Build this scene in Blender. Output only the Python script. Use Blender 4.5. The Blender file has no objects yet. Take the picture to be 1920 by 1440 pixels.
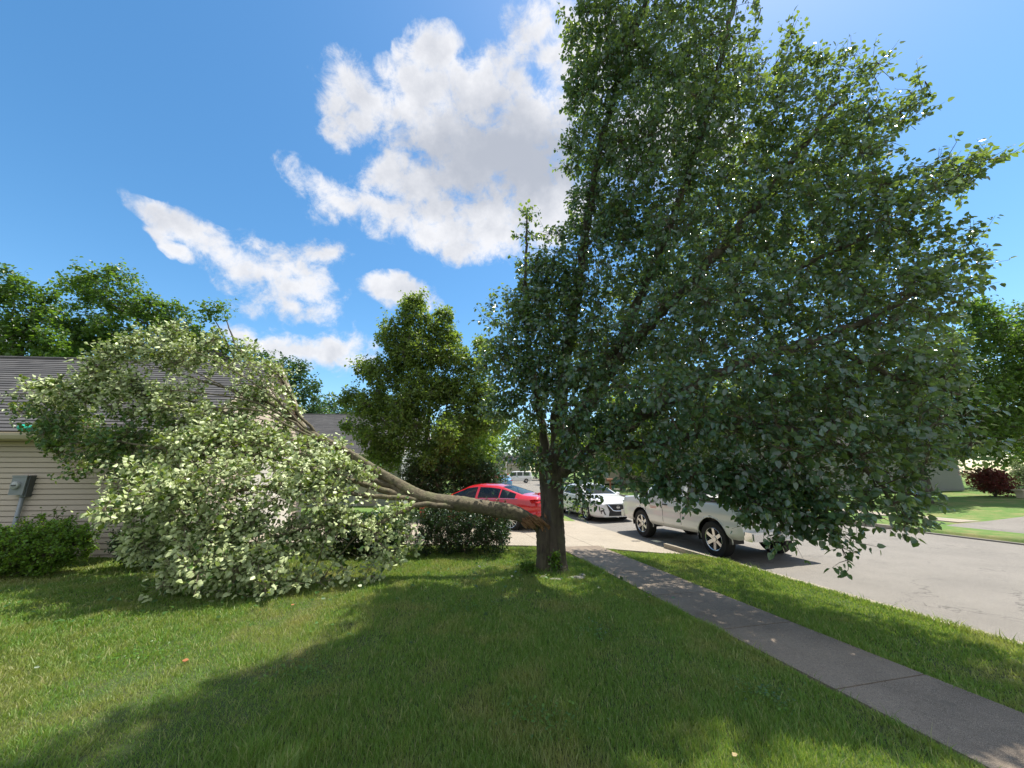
import bpy, math, random
import numpy as np
from mathutils import Vector, Matrix

# ------------------------------------------------------------------ camera, light, exposure
C = bpy.context.scene
F, PITCH, CAMZ = 700.0, math.radians(13.2), 1.65       # focal length in photo pixels (photo is 1920 wide)
CP, SP = math.cos(PITCH), math.sin(PITCH)
cam = bpy.data.cameras.new("camera"); camo = bpy.data.objects.new("camera", cam)
C.collection.objects.link(camo); C.camera = camo
cam.sensor_width = 36.0; cam.lens = 36.0 * F / 1920.0
cam.clip_start = 0.05; cam.clip_end = 3000
camo.location = (0, 0, CAMZ); camo.rotation_euler = (math.pi / 2 + PITCH, 0, 0)

SUN_EL, SUN_AZ = math.radians(68), math.radians(58)     # azimuth measured from +Y towards +X
SUNV = Vector((math.cos(SUN_EL) * math.sin(SUN_AZ), math.cos(SUN_EL) * math.cos(SUN_AZ), math.sin(SUN_EL)))
sun = bpy.data.lights.new("sun", 'SUN'); suno = bpy.data.objects.new("sun", sun)
C.collection.objects.link(suno)
sun.energy = 4.4; sun.angle = math.radians(0.53); sun.color = (1.0, 0.95, 0.86)
suno.rotation_euler = SUNV.to_track_quat('Z', 'Y').to_euler()

C.view_settings.view_transform = 'Standard'
C.view_settings.look = 'None'
C.view_settings.exposure = 0.72
C.view_settings.gamma = 1.0
C.render.engine = 'CYCLES'
C.cycles.max_bounces = 7; C.cycles.diffuse_bounces = 3; C.cycles.transmission_bounces = 5
C.cycles.transparent_max_bounces = 6

def raydir(x, y):
    u = (x - 960) / F; v = (720 - y) / F
    return Vector((u, CP - v * SP, SP + v * CP))
def at(x, y, t):                       # a point t metres deep along the lens axis
    d = raydir(x, y); return Vector((0, 0, CAMZ)) + d * t

# ---- sky: Nishita plus procedural clouds in the world
W = bpy.data.worlds.new("World"); C.world = W; W.use_nodes = True
nt = W.node_tree; N = nt.nodes; LK = nt.links; N.clear()
out = N.new('ShaderNodeOutputWorld'); bg = N.new('ShaderNodeBackground')
sky = N.new('ShaderNodeTexSky'); sky.sky_type = 'NISHITA'; sky.sun_disc = False
sky.sun_elevation = SUN_EL; sky.sun_rotation = SUN_AZ
sky.altitude = 200; sky.air_density = 1.0; sky.dust_density = 0.5; sky.ozone_density = 1.6
hsv = N.new('ShaderNodeHueSaturation'); hsv.inputs['Saturation'].default_value = 1.26; hsv.inputs['Hue'].default_value = 0.492
hsv.inputs['Value'].default_value = 1.33
LK.new(sky.outputs[0], hsv.inputs['Color'])
tc = N.new('ShaderNodeTexCoord')
def wmath(op, a, b=None, c=None, clamp=False):
    n = N.new('ShaderNodeMath'); n.operation = op; n.use_clamp = clamp
    for i, v in enumerate((a, b, c)):
        if v is None: continue
        if isinstance(v, (int, float)): n.inputs[i].default_value = v
        else: LK.new(v, n.inputs[i])
    return n.outputs[0]
wn = N.new('ShaderNodeTexNoise'); wn.inputs['Scale'].default_value = 5.0; wn.inputs['Detail'].default_value = 4
LK.new(tc.outputs['Generated'], wn.inputs['Vector'])
wsub = N.new('ShaderNodeVectorMath'); wsub.operation = 'SUBTRACT'; LK.new(wn.outputs['Color'], wsub.inputs[0]); wsub.inputs[1].default_value = (.5, .5, .5)
wsc = N.new('ShaderNodeVectorMath'); wsc.operation = 'SCALE'; LK.new(wsub.outputs[0], wsc.inputs[0]); wsc.inputs['Scale'].default_value = 0.16
wadd = N.new('ShaderNodeVectorMath'); wadd.operation = 'ADD'; LK.new(tc.outputs['Generated'], wadd.inputs[0]); LK.new(wsc.outputs[0], wadd.inputs[1])
def blob(x, y, rx, ry, rot=0):
    d0 = raydir(x, y); k = d0.length; c = d0.normalized()
    ex = raydir(x + 10, y).normalized() - c; ey = raydir(x, y - 10).normalized() - c
    sx, sy = ex.length / 10, ey.length / 10
    r = Vector((1, 0, 0)) - c * c.x; r.normalize(); u = c.cross(r) * -1
    if u.z < 0: u = -u
    cr, sr = math.cos(math.radians(rot)), math.sin(math.radians(rot))
    a = r * cr + u * sr; b = u * cr - r * sr
    w = a.cross(b)
    M = Matrix((a, b, w)).transposed()
    m = N.new('ShaderNodeMapping'); m.vector_type = 'TEXTURE'
    m.inputs['Location'].default_value = c; m.inputs['Rotation'].default_value = M.to_euler()
    m.inputs['Scale'].default_value = (rx * sx, ry * sy, max(rx * sx, ry * sy))
    LK.new(wadd.outputs[0], m.inputs['Vector'])
    l = N.new('ShaderNodeVectorMath'); l.operation = 'LENGTH'; LK.new(m.outputs[0], l.inputs[0])
    return l.outputs['Value']
CLOUDS = [(990, 60, 90, 80), (1080, 90, 120, 120), (800, 90, 55, 55, 60), (690, 170, 95, 65, -20), (670, 225, 60, 50), (760, 210, 80, 60),
          (900, 180, 130, 75), (1010, 230, 120, 130), (900, 300, 180, 110), (1020, 380, 130, 90), (820, 260, 110, 90),
          (640, 370, 110, 50, -25), (740, 410, 130, 60, -20), (850, 440, 130, 60, -10), (720, 320, 90, 55, 30),
          (900, 410, 110, 60), (355, 410, 90, 34, -18), (420, 450, 100, 42, -30), (330, 445, 50, 20, -20), (500, 490, 90, 50, -20), (610, 470, 85, 48, 10),
          (540, 540, 75, 60, -45), (560, 590, 100, 42, -15), (745, 553, 72, 24, -5), (520, 655, 120, 34, -12), (620, 670, 90, 40, 0), (450, 625, 60, 26, 0),
          (1240, 250, 160, 160), (620, 360, 80, 40, -20), (700, 385, 90, 45, -25), (800, 400, 110, 50, -10), (860, 460, 90, 42, -5), (930, 440, 80, 50), (680, 150, 75, 45, -10), (640, 180, 45, 60), (800, 150, 80, 60), (2200, 500, 200, 70), (-250, 300, 180, 70, 15), (-100, 620, 140, 35), (960, 130, 90, 90), (1000, 320, 130, 150), (780, 340, 120, 80), (400, 432, 100, 40, -25), (470, 480, 80, 60, -30), (560, 500, 110, 60, -20), (590, 540, 80, 50, -40)]
def dirblob(d, r):
    l = N.new('ShaderNodeVectorMath'); l.operation = 'DISTANCE'; LK.new(wadd.outputs[0], l.inputs[0]); l.inputs[1].default_value = Vector(d).normalized()
    return wmath('DIVIDE', l.outputs['Value'], r)
cur = None
for d_, r_ in (((-.3, -.8, .55), .95), ((.9, -.5, .5), .7), ((.1, -.5, .9), .5), ((-.9, -.25, .35), .35), ((.2, -.95, .15), .5)):  # unseen clouds behind the camera, added as fill light for the shaded sides
    v = dirblob(d_, r_); cur = v if cur is None else wmath('MINIMUM', cur, v)
for b_ in CLOUDS:
    v = blob(*b_); cur = v if cur is None else wmath('MINIMUM', cur, v)
fn = N.new('ShaderNodeTexNoise'); fn.inputs['Scale'].default_value = 6.0; fn.inputs['Detail'].default_value = 12; fn.inputs['Roughness'].default_value = 0.65
LK.new(tc.outputs['Generated'], fn.inputs['Vector'])
fh = N.new('ShaderNodeTexNoise'); fh.inputs['Scale'].default_value = 19.0; fh.inputs['Detail'].default_value = 10; fh.inputs['Roughness'].default_value = 0.68; fh.inputs['Distortion'].default_value = .35
LK.new(tc.outputs['Generated'], fh.inputs['Vector'])
dens = wmath('SUBTRACT', 1.0, cur)
dens = wmath('ADD', dens, wmath('MULTIPLY', wmath('SUBTRACT', fn.outputs['Fac'], 0.5), 2.5)); dens = wmath('ADD', dens, wmath('MULTIPLY', wmath('SUBTRACT', fh.outputs['Fac'], 0.5), 1.9)); dens = wmath('ADD', dens, 0.06); dens = wmath('SUBTRACT', dens, wmath('MULTIPLY', wmath('MAXIMUM', wmath('SUBTRACT', cur, 1.1), 0.0), 2.0))
mr = N.new('ShaderNodeMapRange'); mr.interpolation_type = 'SMOOTHSTEP'; LK.new(dens, mr.inputs[0])
mr.inputs[1].default_value = -0.05; mr.inputs[2].default_value = 0.8
dark = blob(930, 305, 260, 150, 0)
dk = N.new('ShaderNodeMapRange'); dk.interpolation_type = 'SMOOTHSTEP'; LK.new(wmath('ADD', dark, wmath('MULTIPLY', wmath('SUBTRACT', fn.outputs['Fac'], 0.5), 1.2)), dk.inputs[0])
dk.inputs[1].default_value = 0.35; dk.inputs[2].default_value = 1.0
n2 = N.new('ShaderNodeTexNoise'); n2.inputs['Scale'].default_value = 11; n2.inputs['Detail'].default_value = 9; n2.inputs['Roughness'].default_value = .62
LK.new(tc.outputs['Generated'], n2.inputs['Vector'])
cr_ = N.new('ShaderNodeMix'); cr_.data_type = 'RGBA'
cr_.inputs[6].default_value = (3.0, 3.2, 3.65, 1); cr_.inputs[7].default_value = (6.1, 6.1, 6.25, 1)
sh = wmath('MULTIPLY', wmath('ADD', 0.05, wmath('MULTIPLY', dk.outputs[0], 0.95)), wmath('ADD', -0.1, wmath('MULTIPLY', n2.outputs['Fac'], 1.9)), clamp=True)
core = N.new('ShaderNodeMapRange'); core.interpolation_type = 'SMOOTHSTEP'; LK.new(dens, core.inputs[0]); core.inputs[1].default_value = .35; core.inputs[2].default_value = 1.5; core.inputs[3].default_value = 1.0; core.inputs[4].default_value = .72
sh = wmath('MULTIPLY', sh, core.outputs[0])
LK.new(sh, cr_.inputs[0])
mx = N.new('ShaderNodeMix'); mx.data_type = 'RGBA'
LK.new(wmath('MULTIPLY', mr.outputs[0], 0.96), mx.inputs[0]); LK.new(hsv.outputs[0], mx.inputs[6]); LK.new(cr_.outputs[2], mx.inputs[7])
LK.new(mx.outputs[2], bg.inputs['Color']); bg.inputs['Strength'].default_value = 0.10
LK.new(bg.outputs[0], out.inputs[0])
W.cycles.sampling_method = 'MANUAL'; W.cycles.sample_map_resolution = 512

# ------------------------------------------------------------------ helpers
rng = np.random.default_rng(7); random.seed(7)
def tag(o, label=None, cat=None, group=None, kind=None):
    if label: o['label'] = label
    if cat: o['category'] = cat
    if group: o['group'] = group
    if kind: o['kind'] = kind
    return o
def empty(name, loc, rz=0):
    o = bpy.data.objects.new(name, None); C.collection.objects.link(o)
    o.location = loc; o.rotation_euler = (0, 0, rz); o.empty_display_size = .2; return o
class MB:
    def __init__(s): s.v = []; s.f = []
    def add(s, vs, fs):
        b = len(s.v); s.v.extend([tuple(p) for p in vs]); s.f.extend([tuple(i + b for i in f) for f in fs]); return s
    def box(s, x0, x1, y0, y1, z0, z1, M=None):
        p = [(x0, y0, z0), (x1, y0, z0), (x1, y1, z0), (x0, y1, z0), (x0, y0, z1), (x1, y0, z1), (x1, y1, z1), (x0, y1, z1)]
        if M: p = [tuple(M @ Vector(q)) for q in p]
        return s.add(p, [(3, 2, 1, 0), (4, 5, 6, 7), (0, 1, 5, 4), (1, 2, 6, 5), (2, 3, 7, 6), (3, 0, 4, 7)])
    def tube(s, pts, rad, k=6, cap=True):
        pts = [Vector(p) for p in pts]; n = len(pts); vs = []
        up = Vector((0, 0, 1)); prev = None
        for i, p in enumerate(pts):
            d = (pts[min(i + 1, n - 1)] - pts[max(i - 1, 0)])
            d = d.normalized() if d.length > 1e-9 else Vector((0, 0, 1))
            if prev is None:
                a = d.cross(up if abs(d.z) < .95 else Vector((1, 0, 0))).normalized()
            else:
                a = (prev - d * prev.dot(d)); a = a.normalized() if a.length > 1e-6 else d.cross(up).normalized()
            prev = a; b = d.cross(a); r = rad[i] if hasattr(rad, '__len__') else rad
            for j in range(k):
                t = 2 * math.pi * j / k; vs.append(p + (a * math.cos(t) + b * math.sin(t)) * r)
        fs = [(i * k + j, i * k + (j + 1) % k, (i + 1) * k + (j + 1) % k, (i + 1) * k + j) for i in range(n - 1) for j in range(k)]
        if cap: fs += [tuple(range(k))[::-1], tuple((n - 1) * k + j for j in range(k))]
        return s.add(vs, fs)
    def lathe(s, prof, k=24, M=None, closed=False):      # profile (radius, y) about the y axis
        vs = []; n = len(prof)
        for r, y in prof:
            for j in range(k):
                t = 2 * math.pi * j / k; p = Vector((r * math.cos(t), y, r * math.sin(t)))
                vs.append(M @ p if M else p)
        fs = [(i * k + j, i * k + (j + 1) % k, (i + 1) * k + (j + 1) % k, (i + 1) * k + j) for i in range(n - 1) for j in range(k)]
        if closed: fs += [((n - 1) * k + j, (n - 1) * k + (j + 1) % k, (j + 1) % k, j) for j in range(k)]
        return s.add(vs, fs)
    def build(s, name, mat, parent=None, smooth=False, mw=None):
        me = bpy.data.meshes.new(name); me.from_pydata([tuple(p) for p in s.v], [], s.f); me.update()
        if smooth: me.polygons.foreach_set('use_smooth', [True] * len(me.polygons))
        o = bpy.data.objects.new(name, me); C.collection.objects.link(o)
        if mat: me.materials.append(mat)
        if parent: o.parent = parent
        return o
def np_mesh(name, verts, faces, mat, parent=None, smooth=False, rnd=None, rndname='rnd'):
    """verts (n,3); faces (m,k) constant k; optional per-face float"""
    me = bpy.data.meshes.new(name); m, k = faces.shape
    me.vertices.add(len(verts)); me.vertices.foreach_set('co', verts.astype(np.float32).ravel())
    me.loops.add(m * k); me.loops.foreach_set('vertex_index', faces.astype(np.int32).ravel())
    me.polygons.add(m); me.polygons.foreach_set('loop_start', np.arange(0, m * k, k, dtype=np.int32))
    if smooth: me.polygons.foreach_set('use_smooth', np.ones(m, dtype=bool))
    if rnd is not None:
        a = me.attributes.new(rndname, 'FLOAT', 'FACE'); a.data.foreach_set('value', rnd.astype(np.float32))
    me.update(calc_edges=True)
    o = bpy.data.objects.new(name, me); C.collection.objects.link(o); me.materials.append(mat)
    if parent: o.parent = parent
    return o

# ---- materials
class MT:
    def __init__(s, name):
        s.m = bpy.data.materials.new(name); s.m.use_nodes = True; s.t = s.m.node_tree; s.n = s.t.nodes; s.l = s.t.links
        s.b = s.n['Principled BSDF']; s.o = s.n['Material Output']
    def new(s, k, **kw):
        n = s.n.new(k)
        for a, b in kw.items(): setattr(n, a, b)
        return n
    def inp(s, node, key, v):
        if isinstance(v, bpy.types.NodeSocket): s.l.new(v, node.inputs[key])
        elif isinstance(v, (tuple, list)) and len(v) == 3 and node.inputs[key].type == 'RGBA': node.inputs[key].default_value = (*v, 1)
        else: node.inputs[key].default_value = v
    def math(s, op, a, b=0.0, clamp=False):
        n = s.new('ShaderNodeMath', operation=op, use_clamp=clamp); s.inp(n, 0, a); s.inp(n, 1, b); return n.outputs[0]
    def noise(s, scale, detail=4, rough=.55, vec=None, dist=0.0, stretch=None):
        n = s.new('ShaderNodeTexNoise'); s.inp(n, 'Scale', scale); s.inp(n, 'Detail', detail); s.inp(n, 'Roughness', rough); s.inp(n, 'Distortion', dist)
        v = vec if vec is not None else s.coord()
        if stretch:
            mp = s.new('ShaderNodeMapping'); s.l.new(v, mp.inputs['Vector']); mp.inputs['Scale'].default_value = stretch; v = mp.outputs[0]
        s.l.new(v, n.inputs['Vector']); return n.outputs['Fac']
    def coord(s, k='Object'):
        if not hasattr(s, '_tc'): s._tc = s.new('ShaderNodeTexCoord')
        return s._tc.outputs[k]
    def pos(s):
        if not hasattr(s, '_g'): s._g = s.new('ShaderNodeNewGeometry')
        return s._g.outputs['Position']
    def ramp(s, fac, stops):
        r = s.new('ShaderNodeValToRGB'); s.l.new(fac, r.inputs[0]); e = r.color_ramp.elements
        while len(e) < len(stops): e.new(.5)
        for i, (p, c) in enumerate(stops): e[i].position = p; e[i].color = (*c, 1) if len(c) == 3 else c
        return r.outputs[0]
    def mix(s, f, a, b, mode='MIX'):
        n = s.new('ShaderNodeMix', data_type='RGBA', blend_type=mode); s.inp(n, 0, f); s.inp(n, 6, a); s.inp(n, 7, b); return n.outputs[2]
    def mrange(s, v, a, b, c=0., d=1.):
        n = s.new('ShaderNodeMapRange'); s.inp(n, 0, v); n.inputs[1].default_value = a; n.inputs[2].default_value = b; n.inputs[3].default_value = c; n.inputs[4].default_value = d
        return n.outputs[0]
    def bump(s, h, strength=.5, dist=.01):
        n = s.new('ShaderNodeBump'); n.inputs['Strength'].default_value = strength; n.inputs['Distance'].default_value = dist
        s.l.new(h, n.inputs['Height']); s.l.new(n.outputs[0], s.b.inputs['Normal'])
    def base(s, c): s.inp(s.b, 'Base Color', c)
    def set(s, **kw):
        for k, v in kw.items(): s.inp(s.b, k.replace('_', ' '), v)
        return s
def simple(name, col, rough=.5, metal=0., var=.12, scale=6, **kw):
    m = MT(name); nz = m.noise(scale, 5)
    m.base(m.mix(nz, tuple(c * (1 - var) for c in col), tuple(min(1, c * (1 + var)) for c in col)))
    m.set(Roughness=rough, Metallic=metal)
    for k, v in kw.items(): m.inp(m.b, k.replace('_', ' '), v)
    return m.m

def leaf_mat(name, top, under, trans, transfac=.35, rough=.35, spec=.5, var=.35, yellow=.02):
    m = MT(name); g = m.new('ShaderNodeNewGeometry'); a = m.new('ShaderNodeAttribute', attribute_name='rnd')
    r = a.outputs['Fac']
    tp = m.mix(r, tuple(c * (1 - var) for c in top), tuple(c * (1 + var) for c in top))
    un = m.mix(r, tuple(c * (1 - var * .6) for c in under), tuple(c * (1 + var * .6) for c in under))
    col = m.mix(g.outputs['Backfacing'], tp, un)
    if yellow: col = m.mix(m.mrange(r, 1 - yellow, 1 - yellow + .003), col, (.42, .36, .06))
    m.base(col); m.set(Roughness=rough); m.inp(m.b, 'Specular IOR Level', spec)
    t = m.new('ShaderNodeBsdfTranslucent'); m.inp(t, 'Color', m.mix(r, tuple(c * .7 for c in trans), tuple(c * 1.2 for c in trans)))
    x = m.new('ShaderNodeMixShader'); m.inp(x, 0, transfac); m.l.new(m.b.outputs[0], x.inputs[1]); m.l.new(t.outputs[0], x.inputs[2])
    m.l.new(x.outputs[0], m.o.inputs['Surface']); return m.m
def bark_mat(name, dk=(.045, .036, .028), lt=(.17, .14, .105), sc=14, moss=0.0, st=(1, 1, .22)):
    m = MT(name); n = m.noise(sc, 8, .65, stretch=st); n2 = m.noise(2.3, 5)
    c = m.ramp(n, [(.36, dk), (.62, lt)])
    c = m.mix(m.mrange(n2, .42, .66), c, tuple(a * .62 + .012 for a in lt))
    if moss: c = m.mix(m.math('MULTIPLY', m.mrange(m.noise(5.5, 6), .48, .62), moss), c, (.15, .16, .07))
    m.base(c); m.set(Roughness=.9); m.bump(n, .9, .02); return m.m

M = {}
M['leaf'] = leaf_mat('pear_leaf', (.048, .112, .066), (.125, .20, .158), (.37, .52, .055), .32, .2, 1.0, yellow=.004)
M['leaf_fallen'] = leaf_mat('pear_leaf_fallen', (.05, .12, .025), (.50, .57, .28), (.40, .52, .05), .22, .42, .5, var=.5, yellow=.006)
M['leaf_mid'] = leaf_mat('street_tree_leaf', (.085, .14, .03), (.12, .18, .055), (.30, .40, .03), .38, .35, .5)
M['leaf_yel'] = leaf_mat('yellow_green_leaf', (.10, .165, .038), (.13, .195, .06), (.36, .50, .05), .42, .35, .5)
M['leaf_oak'] = leaf_mat('oak_leaf', (.065, .13, .03), (.10, .165, .045), (.24, .42, .03), .36, .4, .45)
M['leaf_bush'] = leaf_mat('bush_leaf', (.13, .25, .03), (.16, .27, .05), (.4, .6, .04), .35, .4, .5, yellow=0)
M['leaf_far'] = leaf_mat('far_leaf', (.03, .075, .03), (.06, .11, .05), (.14, .26, .04), .3, .45, .4, yellow=0)
M['leaf_lime'] = leaf_mat('lime_leaf', (.08, .16, .025), (.12, .2, .05), (.4, .55, .04), .42, .4, .4, yellow=0)
M['leaf_box'] = leaf_mat('boxwood_leaf', (.022, .06, .014), (.05, .09, .03), (.1, .2, .02), .2, .3, .6, yellow=0)
M['leaf_shrub'] = leaf_mat('shrub_leaf', (.075, .16, .02), (.11, .19, .04), (.3, .5, .03), .3, .35, .5, yellow=0)
M['leaf_red'] = leaf_mat('maple_leaf', (.13, .03, .03), (.16, .05, .045), (.4, .07, .04), .3, .4, .4, yellow=0)
M['leaf_pale'] = leaf_mat('pale_leaf', (.3, .36, .2), (.35, .4, .25), (.4, .5, .2), .3, .5, .3, yellow=0)
M['bark'] = bark_mat('pear_bark', (.03, .023, .018), (.125, .098, .07), moss=.25)
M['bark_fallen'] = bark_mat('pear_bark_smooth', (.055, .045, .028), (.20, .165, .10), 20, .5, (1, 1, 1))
M['bark_far'] = bark_mat('far_bark', (.05, .04, .035), (.14, .12, .1))
M['twig'] = simple('twig_bark', (.10, .075, .05), .8)
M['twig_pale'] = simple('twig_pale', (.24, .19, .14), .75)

m = MT('split_wood'); n = m.noise(16, 8, .7, stretch=(1, 1, 5), dist=.6)
m.base(m.ramp(n, [(.3, (.08, .04, .022)), (.5, (.30, .155, .075)), (.75, (.56, .38, .22))])); m.set(Roughness=.85); m.bump(n, 1, .02); M['wood'] = m.m

# grass / lawn
def lawn_colors(m, bright=1.0):
    p = m.pos()
    big = m.noise(.55, 3, .5, p); mid = m.noise(2.2, 5, .6, p); fine = m.noise(38, 3, .6, p)
    green = m.mix(fine, (.06 * bright, .15 * bright, .022 * bright), (.165 * bright, .27 * bright, .052 * bright))
    dry = m.mix(fine, (.22 * bright, .19 * bright, .065 * bright), (.38 * bright, .33 * bright, .14 * bright))
    f = m.mrange(m.math('ADD', m.math('MULTIPLY', big, .5), m.math('MULTIPLY', mid, .5)), .48, .66, 0., .8)
    return m.mix(f, green, dry)
m = MT('lawn_soil'); sx_ = m.new('ShaderNodeSeparateXYZ'); m.l.new(m.pos(), sx_.inputs[0])
m.base(m.mix(m.mrange(sx_.outputs['Y'], 9.8, 11.6, .72, .16), lawn_colors(m, 1.15), (.035, .034, .016))); m.set(Roughness=.95); m.bump(m.noise(60, 4, .6, m.pos()), .8, .03); M['lawn'] = m.m
m = MT('grass_blade'); a = m.new('ShaderNodeAttribute', attribute_name='rnd')
c = lawn_colors(m, 1.5); c = m.mix(m.mrange(a.outputs['Fac'], .72, .98, 0, .85), c, (.50, .45, .22)); c = m.mix(m.mrange(a.outputs['Fac'], 0, .4, .45, 0), c, (.03, .085, .012))
m.base(c); m.set(Roughness=.45)
t = m.new('ShaderNodeBsdfTranslucent'); m.inp(t, 'Color', m.mix(.55, c, (.46, .55, .05)))
x = m.new('ShaderNodeMixShader'); m.inp(x, 0, .42); m.l.new(m.b.outputs[0], x.inputs[1]); m.l.new(t.outputs[0], x.inputs[2]); m.l.new(x.outputs[0], m.o.inputs[0]); M['blade'] = m.m

# pavements
def pavement(name, lo, hi, crack=0., grit=120, stain=.25):
    m = MT(name); p = m.pos(); g = m.noise(grit, 3, .7, p); b = m.noise(.9, 6, .6, p); sp = m.noise(9, 6, .7, p)
    c = m.mix(g, lo, hi); c = m.mix(m.mrange(b, .4, .7, 0, stain), c, tuple(v * .55 for v in lo)); c = m.mix(m.mrange(sp, .55, .75, 0, .35), c, tuple(v * .7 for v in lo))
    h = g
    if crack:
        v = m.new('ShaderNodeTexVoronoi', feature='DISTANCE_TO_EDGE'); wv = m.new('ShaderNodeVectorMath', operation='ADD')
        nn = m.new('ShaderNodeTexNoise'); nn.inputs['Scale'].default_value = 2.2; nn.inputs['Detail'].default_value = 6; m.l.new(p, nn.inputs['Vector'])
        ns = m.new('ShaderNodeVectorMath', operation='SCALE'); m.l.new(nn.outputs['Color'], ns.inputs[0]); ns.inputs['Scale'].default_value = 1.1
        m.l.new(p, wv.inputs[0]); m.l.new(ns.outputs[0], wv.inputs[1]); m.l.new(wv.outputs[0], v.inputs['Vector']); v.inputs['Scale'].default_value = .42
        k = m.math('MULTIPLY', m.mrange(v.outputs['Distance'], 0, .007, 1, 0), m.mrange(m.noise(.5, 3, .5, p), .46, .56))
        c = m.mix(m.math('MULTIPLY', k, crack), c, (.05, .045, .04))
    ag = m.noise(260, 2, .5, p); c = m.mix(m.mrange(ag, .56, .66, 0, .55), c, tuple(min(1, v * 1.7) for v in hi)); c = m.mix(m.mrange(ag, .44, .36, 0, .6), c, tuple(v * .4 for v in lo))
    m.base(c); m.set(Roughness=.92); m.bump(h, .9, .006); return m.m
M['asphalt'] = pavement('old_asphalt', (.13, .12, .105), (.32, .29, .25), .85, 90, .3)
M['walk'] = pavement('sidewalk_concrete', (.145, .11, .077), (.40, .32, .24), .35, 45, .75)
M['concrete'] = pavement('driveway_concrete', (.30, .255, .195), (.42, .365, .285), .4, 60, .3)
M['joint'] = simple('joint_dirt', (.07, .065, .04), .95)

# ------------------------------------------------------------------ road frame
RA = math.radians(14.8); RD = (-math.sin(RA), math.cos(RA)); RN = (math.cos(RA), math.sin(RA))
def ns(x, y): return x * RN[0] + y * RN[1], x * RD[0] + y * RD[1]
def xy(n, s): return n * RN[0] + s * RD[0], n * RN[1] + s * RD[1]
NC = 11.4
_cl = {}
def centre(s):                       # road centre line: straight, then bending right far away
    S0, S1, dA = 15.0, 75.0, math.radians(17.5)
    if s <= S0: x, y = xy(NC, s); return x, y, -RA
    x, y = xy(NC, S0); a = -RA; st = 2.5; q = S0
    while q < s - 1e-9:
        d = min(st, s - q); am = -RA + dA * min(1, (q + d / 2 - S0) / (S1 - S0)); x += math.sin(am) * d; y += math.cos(am) * d; q += d
    return x, y, -RA + dA * min(1, (s - S0) / (S1 - S0))
def wp(n, s):
    k = round(s, 4)
    if k not in _cl: _cl[k] = centre(s)
    x, y, a = _cl[k]; return x + (n - NC) * math.cos(a), y - (n - NC) * math.sin(a)
Z_ROAD = -.30
def zd(n): return np.interp(n, [-12, -6, 2.5, 4.6, 6.55], [-.03, -.06, -.16, -.19, -.285])   # driveway surface
def sstep(v, a, b):
    t = np.clip((v - a) / (b - a), 0, 1); return t * t * (3 - 2 * t)
def gz(n, x, y):                     # soil height
    z = np.interp(n, [-60, 2.3, 3.4, 3.5, 4.55, 6.44, 6.5, 6.62, 16.18, 16.3, 16.36, 19.9, 30, 45, 90], [0, 0, -.10, -.15, -.16, -.17, -.2, -.42, -.42, -.2, -.16, -.08, .35, .9, 1.2])
    drive = (sstep(y, 8.6, 9.9) * (1 - sstep(y, 15.0, 17))) * (1 - sstep(n, 6.58, 6.66)) * sstep(n, -7.5, -6)
    return z * (1 - drive) + (zd(n) - .045) * drive
def gxy(x, y): n, s = ns(x, y); return float(gz(n, x, y))

# ground sheet
nl = sorted(set([-400, -250, -150, -100, -70, -50] + list(np.arange(-40, -8, 2.)) + list(np.arange(-8, 2.3, .4)) + [2.3, 2.8, 3.4, 3.5, 4.05, 4.55, 4.9, 5.5, 6.0, 6.44, 6.5, 6.62, 8, 11, 14, 16.18, 16.3, 16.36] + list(np.arange(17, 30, 1.)) + list(np.arange(30, 60, 3.)) + [70, 90, 120, 160]))
sl = sorted(set([-300, -150, -80, -50, -30, -20] + list(np.arange(-14, 24, .5)) + list(np.arange(24, 80, 2.5)) + list(np.arange(80, 200, 15)) + [250, 350, 500, 900]))
G = np.array([[(*wp(n, s), 0) for n in nl] for s in sl], dtype=float)
for j in range(len(sl)):
    G[j, :, 2] = gz(np.array(nl), G[j, :, 0], G[j, :, 1])
G[:, :, 2] += (np.sin(G[:, :, 0] * 1.1 + 1) * np.cos(G[:, :, 1] * .9)) * .012 * (np.array(nl)[None, :] < 2)
a_, b_ = len(sl), len(nl)
idx = np.arange(a_ * b_).reshape(a_, b_)
fc = np.stack([idx[:-1, :-1], idx[:-1, 1:], idx[1:, 1:], idx[1:, :-1]], -1).reshape(-1, 4)
tag(np_mesh('ground', G.reshape(-1, 3), fc, M['lawn'], smooth=True), kind='structure')

def strip(name, n0, n1, s0, s1, zf, mat, ds=.5, nn=2, skirt=.12, kind='structure', mb=None):
    mb_ = mb or MB(); k = max(1, int((s1 - s0) / ds)); vs = []
    for i in range(k + 1):
        s = s0 + (s1 - s0) * i / k
        for j in range(nn):
            n = n0 + (n1 - n0) * j / (nn - 1); x, y = wp(n, s); vs.append((x, y, zf(n)))
        for n in (n1, n0): x, y = wp(n, s); vs.append((x, y, zf(n) - skirt))
    q = nn + 2; fs = []
    for i in range(k):
        for j in range(nn - 1): fs.append((i * q + j, i * q + j + 1, (i + 1) * q + j + 1, (i + 1) * q + j))
        fs.append((i * q + nn - 1, i * q + nn, (i + 1) * q + nn, (i + 1) * q + nn - 1)); fs.append((i * q + nn + 1, i * q, (i + 1) * q, (i + 1) * q + nn + 1))
    fs.append((nn + 1, nn) + tuple(range(nn - 1, -1, -1))); e = k * q; fs.append((e + nn, e + nn + 1) + tuple(e + j for j in range(nn)))
    mb_.add(vs, fs)
    if not mb: return tag(mb_.build(name, mat), kind=kind)
strip('road', 6.62, 16.2, -60, 170, lambda n: Z_ROAD + .05 * (1 - ((n - NC) / 4.8) ** 2), M['asphalt'], 1., 9)
CURB = lambda n: -.168
strip('curb', 6.47, 6.60, -60, 9.05, CURB, M['concrete'], 1., 2, .2)
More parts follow.
